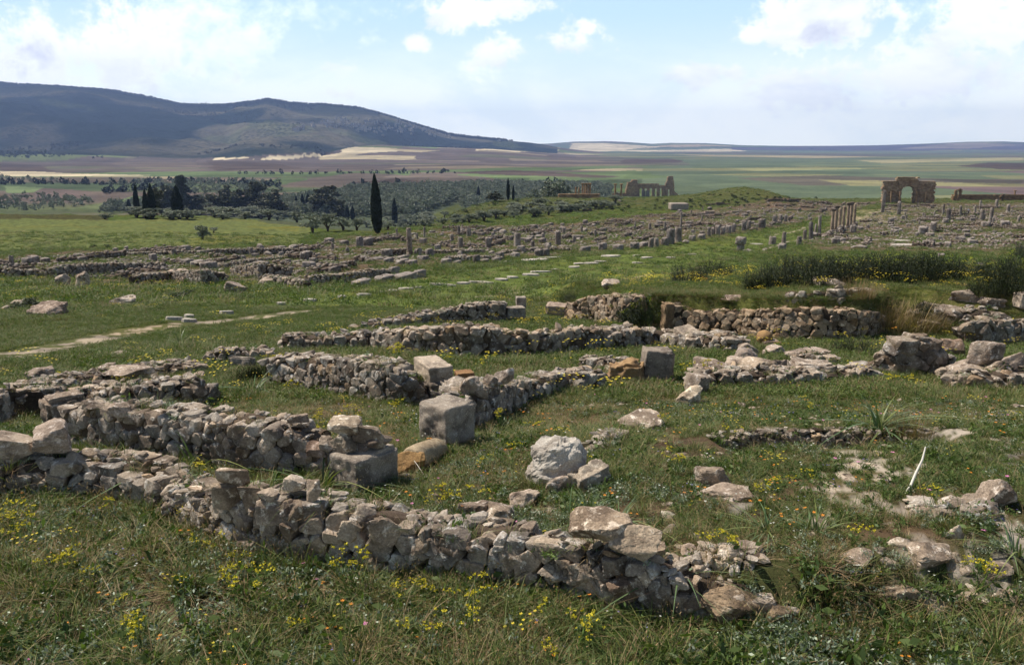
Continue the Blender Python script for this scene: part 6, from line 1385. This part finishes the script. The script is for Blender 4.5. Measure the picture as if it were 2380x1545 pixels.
# ridge-top wood and scrub on the mountain
pxs = sr.uniform(-60, 1180, 5200); dd = 5200-np.abs(sr.normal(size=5200))*130*(pxs < 760)-np.abs(sr.normal(size=5200))*25
y = dd; x = (pxs-1190)/(F*CP)*y
MTR = [bush_proto(20+i, 90, M_CYP, .28) for i in range(3)]
cnt += scat('ridge_forest', 'dark wood along the mountain ridge', MTR, x, y, np.ones(3), 9, 17, dz=-1, filt=False)
pxs = sr.uniform(-60, 1100, 9000); y = sr.uniform(2600, 5000, 9000); x = (pxs-1190)/(F*CP)*y; kk = (fbm2(x, y, 330, 4, 230) > .35); fd_ = np.interp(pxs, *FOOT_D); kk &= ((y-fd_)/(5200-fd_) > .02); x, y = x[kk], y[kk]
cnt += scat('mountain_scrub', 'scrub and orchards dotting the mountain slope', MTR, x, y, np.ones(3), 6, 13, dz=-1, filt=False)
# hedgerows crossing the plain
hx, hy = [], []
for pa in (((560, 405), (900, 404), (1060, 403)), ((280, 430), (420, 424), (640, 436)), ((240, 450), (330, 442), (450, 452)), ((0, 430), (150, 428), (250, 431)), ((820, 436), (1000, 434), (1290, 430)), ((1500, 345), (1700, 344), (1800, 346)), ((1880, 347), (2000, 349), (2100, 347))):
    P_ = pts(*pa)
    for (a, b), (c, d) in zip(P_[:-1], P_[1:]):
        k = max(12, int(math.hypot(c-a, d-b)/14)); t = np.linspace(0, 1, min(k, 160)); hx.append(a+(c-a)*t+sr.normal(size=len(t))*3); hy.append(b+(d-b)*t+sr.normal(size=len(t))*3)
x, y = np.concatenate(hx), np.concatenate(hy)
cnt += scat('hedgerows', 'lines of dark trees between the fields of the plain', MTR, x, y, np.ones(3), 6, 12, dz=-1, filt=False)
print('instances', cnt)
# ---------------------------------------------------------------- countable plants of the near meadow
def yellow_plant(i):
    r = np.random.default_rng(260+i); root_parts = []; a = Acc(); b = Acc(); hh = r.uniform(.26, .42)
    for s_ in range(r.integers(3, 6)):
        tip = np.array([r.normal()*.09, r.normal()*.09, hh*r.uniform(.7, 1.05)]); v, f = tube([(0, 0, 0), tip*.5+r.normal(size=3)*.012, tip], (.0045, .0035, .002), 4); a.add(v, f, (.9, 1.1, .6))
        for k in range(r.integers(5, 10)):
            e = tip+np.array([r.normal()*.035, r.normal()*.035, abs(r.normal())*.02]); v, f = tube([tip*.93, e], (.0016, .001), 3); a.add(v, f, (.9, 1.1, .6))
            P = e+r.normal(size=(9, 3))*np.array([.009, .009, .004]); c = np.array([(.66, .54, .03)])*r.uniform(.8, 1.15); v, f, t = quads(P, .013, r, 0, .9, np.tile(c, (9, 1))); b.add(v, f, t)
        P = tip*r.uniform(.1, .75, (16, 1))+r.normal(size=(16, 3))*.02; v, f, t = quads(P, .03, r, .2, .2, np.tile([(.9, 1.1, .8)], (16, 1))); a.add(v, f, t)
    return a.mesh('stem', M_GRASS, False), b.mesh('flower_head', M_FLOW, False)
YP = [yellow_plant(i) for i in range(7)]
ypos = [(1090, 1470, 1.1), (1085, 1430, .9), (805, 1370, 1.1), (790, 1350, .9), (590, 1400, 1.1), (570, 1370, .9), (330, 1500, 1.2), (315, 1490, .9), (140, 1340, .9), (170, 1350, .8), (200, 1345, .7), (1000, 1500, .9), (940, 1400, .8), (990, 1390, .8), (1330, 1510, 1.), (1345, 1500, .8), (40, 1240, 1.), (20, 1260, .9), (60, 1230, .9), (10, 1250, .9), (690, 1470, .7), (500, 1280, .7), (480, 1285, .6), (660, 1260, .6), (240, 1200, .8), (430, 1200, .8), (460, 1110, .8),
        (1570, 1090, .9), (1555, 1075, .7), (1810, 1140, .7), (1770, 1160, .6), (1870, 1120, .6), (1660, 1275, .8), (1680, 1270, .6), (2270, 1360, 1.), (2285, 1355, .8), (1130, 1080, .6), (1200, 1060, .7), (1040, 1180, .9), (1080, 1175, .9), (1010, 1178, .7), (740, 990, 1.), (760, 980, .9), (750, 1010, .8), (920, 960, 1.), (700, 915, 1.), (1590, 870, 1.), (1640, 860, 1.), (1670, 860, .9), (2070, 905, 1.), (2075, 895, .9), (1160, 990, .9), (1015, 850, 1.), (920, 835, 1.3), (930, 825, 1.2), (1050, 840, 1.), (1130, 860, 1.), (640, 850, 1.1), (620, 870, 1.), (1545, 985, .8), (1700, 1010, .7), (820, 960, .8), (835, 970, .7), (1860, 955, .8), (1240, 1000, .7), (2160, 1180, .7), (1980, 1250, .8), (1350, 1090, .7), (560, 1310, .6), (1280, 1540, .8)]
for i, (a, b, s_) in enumerate(ypos):
    q = EU(a, b+18); zone_ = 'in the grass before the nearest wall' if q[1] < 6.3 and a < 1900 else ('on the right bank' if a > 1900 else ('among the walls at the left' if a < 900 else 'in the meadow rooms behind the nearest wall'))
    root = link('yellow_fennel', None, loc=q, rot=(sr.normal()*.1, sr.normal()*.1, i), scl=s_*(1. if q[1] < 12 else 1.25)); tag(root, 'yellow flowering umbel plant '+zone_, 'wildflower', 'yellow flowering plants '+zone_)
    root.scale = [q_*.85 for q_ in root.scale]; link('stem', YP[i % 7][0], root); link('flower_head', YP[i % 7][1], root)
def strap(i, h=.34, n=20, lean=.9):
    r = np.random.default_rng(280+i); v, f, t = blades(n, h, .017, .05, lean, r, [(1, 1, 1), (.85, .95, .9), (1.5, 1.25, .9)], 6, .8); a = Acc(); a.add(v, f, t); return a.mesh('strap_leaf_plant', M_ROSE, False)
SP_ = [strap(0), strap(1, .30, 16, .6), strap(2, .42, 26, 1.1), strap(3, .26, 14, .35)]
for i, (a, b, s_, k, lb) in enumerate(((2045, 1000, 1.35, 2, 'large arching strap-leaved plant in the right meadow'), (1880, 1235, .9, 3, 'upright strap-leaved tuft left of centre in the right meadow'), (1900, 1240, .9, 1, 'bluish strap-leaved tuft beside the upright one'), (1780, 1240, .7, 2, 'broken strap-leaved plant between the rocks'), (1330, 1210, 1., 1, 'bright strap-leaved plant behind the great pitted boulder'), (1370, 1195, 1.1, 3, 'tall thin-leaved tuft behind the nearest wall'), (1440, 1215, .9, 0, 'strap-leaved tuft right of the tall thin one'), (1575, 1345, 1., 0, 'browned drooping plant at the right end of the nearest wall'), (30, 1150, 1.5, 2, 'dark leafy plant under the broad boulder at the left edge'), (60, 1140, 1.1, 0, 'dark strap-leaved plant against the left wall end'), (460, 1090, 1.5, 2, 'arching dark plant at the foot of the tall wall'), (590, 915, 1.2, 0, 'silvery strap plant at the end of the mortared wall'), (420, 800, 1.2, 1, 'lone pale leaf rosette in the street-side grass'), (2360, 1290, .8, 2, 'tan drooping leaves at the right edge'), (1175, 1000, 1., 3, 'two-bladed tuft in the grass below the boulder wall'), (310, 1230, .8, 0, 'green rosette left of the nearest wall end'), (1140, 1395, .9, 1, 'broad yellowing leaf clump at the foot of the nearest wall'), (880, 1365, .8, 0, 'dark leafy clump on the nearest wall face'), (1250, 1370, .7, 1, 'pale thistle-like leaves against the nearest wall'), (745, 1140, 1.2, 2, 'blue-green leaves beside the altar block'), (2020, 770, 1.5, 1, 'straw-coloured tussock at the end of the retaining wall'))):
    q = EU(a, b); o_ = link('strap_leaf_plant', SP_[k], loc=q, rot=(0, 0, i*1.3), scl=s_*(1 if q[1] < 12 else 1.4)); tag(o_, lb, 'plant')
# straw tussocks
v, f, t = blades(500, .55, .006, .5, .3, np.random.default_rng(3), [(1, 1, 1), (.8, .8, .7), (1.2, 1.1, .9)], 3, .3); a = Acc(); a.add(v, f, t); TS = a.mesh('dry_tussock', M_DRY, False)
for a, b, s_, lb in ((2080, 770, 1.9, 'large straw-coloured grass tussock at the end of the retaining wall'), (2040, 755, 1.4, 'straw grass tussock left of the large one'), (2150, 765, 1.2, 'green-gold grass clump right of the large tussock'), (2120, 1010, .5, 'feathery dry tuft behind the bleached stick'), (1990, 690, 1.0, 'dry grass patch behind the stone row')):
    q = EU(a, b); o_ = link('dry_tussock', TS, loc=q, scl=s_); tag(o_, lb, 'grass tussock')
# bleached stick with forked roots
q = EU(2105, 1150); s = ppm(q)
root_a = Acc()
def pxp(a, b, dy=0, dz=0.):
    y = q[1]+dy; return np.array([(a-1190)/F*(y*CP-(q[2]-ZC)*SP), y, topz(y, b)+dz])-q
tp = [pxp(2143, 1038, .35), pxp(2138, 1068, .28), pxp(2125, 1100, .2), pxp(2115, 1130, .1)]
v, f = tube(tp, (.006, .009, .011, .012), 6); root_a.add(v, f)
for e in ((2095, 1170), (2110, 1175), (2135, 1168), (2102, 1150)):
    v, f = tube([tp[-1], (tp[-1]+pxp(*e))/2+np.array([0, 0, .02]), pxp(*e)], (.010, .006, .003), 5); root_a.add(v, f)
m_, nt_, b_ = mat('bleached wood'); b_.inputs['Base Color'].default_value = (.62, .58, .5, 1)
tag(link('dead_branch', root_a.mesh('dead_branch', m_), loc=q), 'bleached forked dead branch leaning in the right meadow', 'branch')
q = EU(950, 1085); a = Acc(); v, f = tube([(0, 0, .16), (.12, -.25, .12), (.25, -.5, .05)], (.003, .003, .002), 5); a.add(v, f); tag(link('dead_stalk', a.mesh('dead_stalk', m_), loc=q), 'thin dry stalk leaning by the fallen column piece', 'stalk')
# visitor
q = EU(2250, 499); root = link('person', None, loc=q, rot=(0, 0, .6)); tag(root, 'visitor in a pale blue shirt and dark trousers standing on the right ruin slope', 'person'); root['kind'] = 'thing'
def skin(name, V_, E_, R_, m, parent):
    me = bpy.data.meshes.new(name); me.from_pydata(V_, E_, []); o_ = link(name, me, parent); sk = o_.modifiers.new('skin', 'SKIN'); o_.modifiers.new('sub', 'SUBSURF').levels = 1
    for sv, r_ in zip(me.skin_vertices[0].data, R_): sv.radius = (r_, r_)
    me.skin_vertices[0].data[0].use_root = True; me.materials.append(m); return o_
def plain(name, c): m, nt, b = mat(name); g = G(nt); pos = g.n('ShaderNodeNewGeometry').outputs['Position']; g.put(b.inputs['Base Color'], g.mix(g.noise(pos, 8), tuple(x*.85 for x in c), c)); return m
V_ = [(0, 0, .95), (0, 0, 1.2), (0, 0, 1.42), (0, 0, 1.52), (0, -.01, 1.64), (.2, 0, 1.4), (.3, .03, 1.15), (.34, -.12, .95), (.35, -.16, .86), (-.2, 0, 1.4), (-.3, .02, 1.15), (-.3, -.1, .93), (-.3, -.13, .85), (.1, 0, .88), (.12, 0, .5), (.13, .03, .08), (.13, -.12, .04), (-.1, 0, .88), (-.13, -.05, .5), (-.13, .08, .08), (-.13, -.08, .04)]
E_ = [(0, 1), (1, 2), (2, 3), (3, 4), (2, 5), (5, 6), (6, 7), (7, 8), (2, 9), (9, 10), (10, 11), (11, 12), (0, 13), (13, 14), (14, 15), (15, 16), (0, 17), (17, 18), (18, 19), (19, 20)]
R_ = [.14, .14, .15, .06, .10, .06, .045, .035, .03, .06, .045, .035, .03, .10, .065, .045, .04, .10, .065, .045, .04]
skin('body', V_, E_, R_, plain('skin tone', (.42, .27, .19)), root)
skin('shirt', [(0, 0, .98), (0, 0, 1.2), (0, 0, 1.43), (.2, 0, 1.41), (.3, .03, 1.15), (-.2, 0, 1.41), (-.3, .02, 1.15)], [(0, 1), (1, 2), (2, 3), (3, 4), (2, 5), (5, 6)], [.17, .165, .17, .075, .06, .075, .06], plain('pale blue cloth', (.42, .55, .72)), root)
skin('trousers', [(0, 0, .97), (.1, 0, .88), (.12, 0, .5), (.13, .03, .12), (-.1, 0, .88), (-.13, -.05, .5), (-.13, .08, .12)], [(0, 1), (1, 2), (2, 3), (0, 4), (4, 5), (5, 6)], [.155, .115, .08, .065, .115, .08, .065], plain('dark cloth', (.03, .03, .04)), root)
v, f = ICO[3]; hv_ = v*np.array([.105, .115, .10])+(0, .015, 1.70); keep_f = f[(v[f].mean(1)[:, 2] > -.15)]; a = Acc(); a.add(hv_, keep_f); link('hair', a.mesh('hair', plain('dark hair', (.03, .02, .015))), root)
for o_ in COL.objects:
    if o_.parent is None and o_.get('category') and not o_.get('kind'): o_['kind'] = 'thing'
print('objects', len(scene.objects))
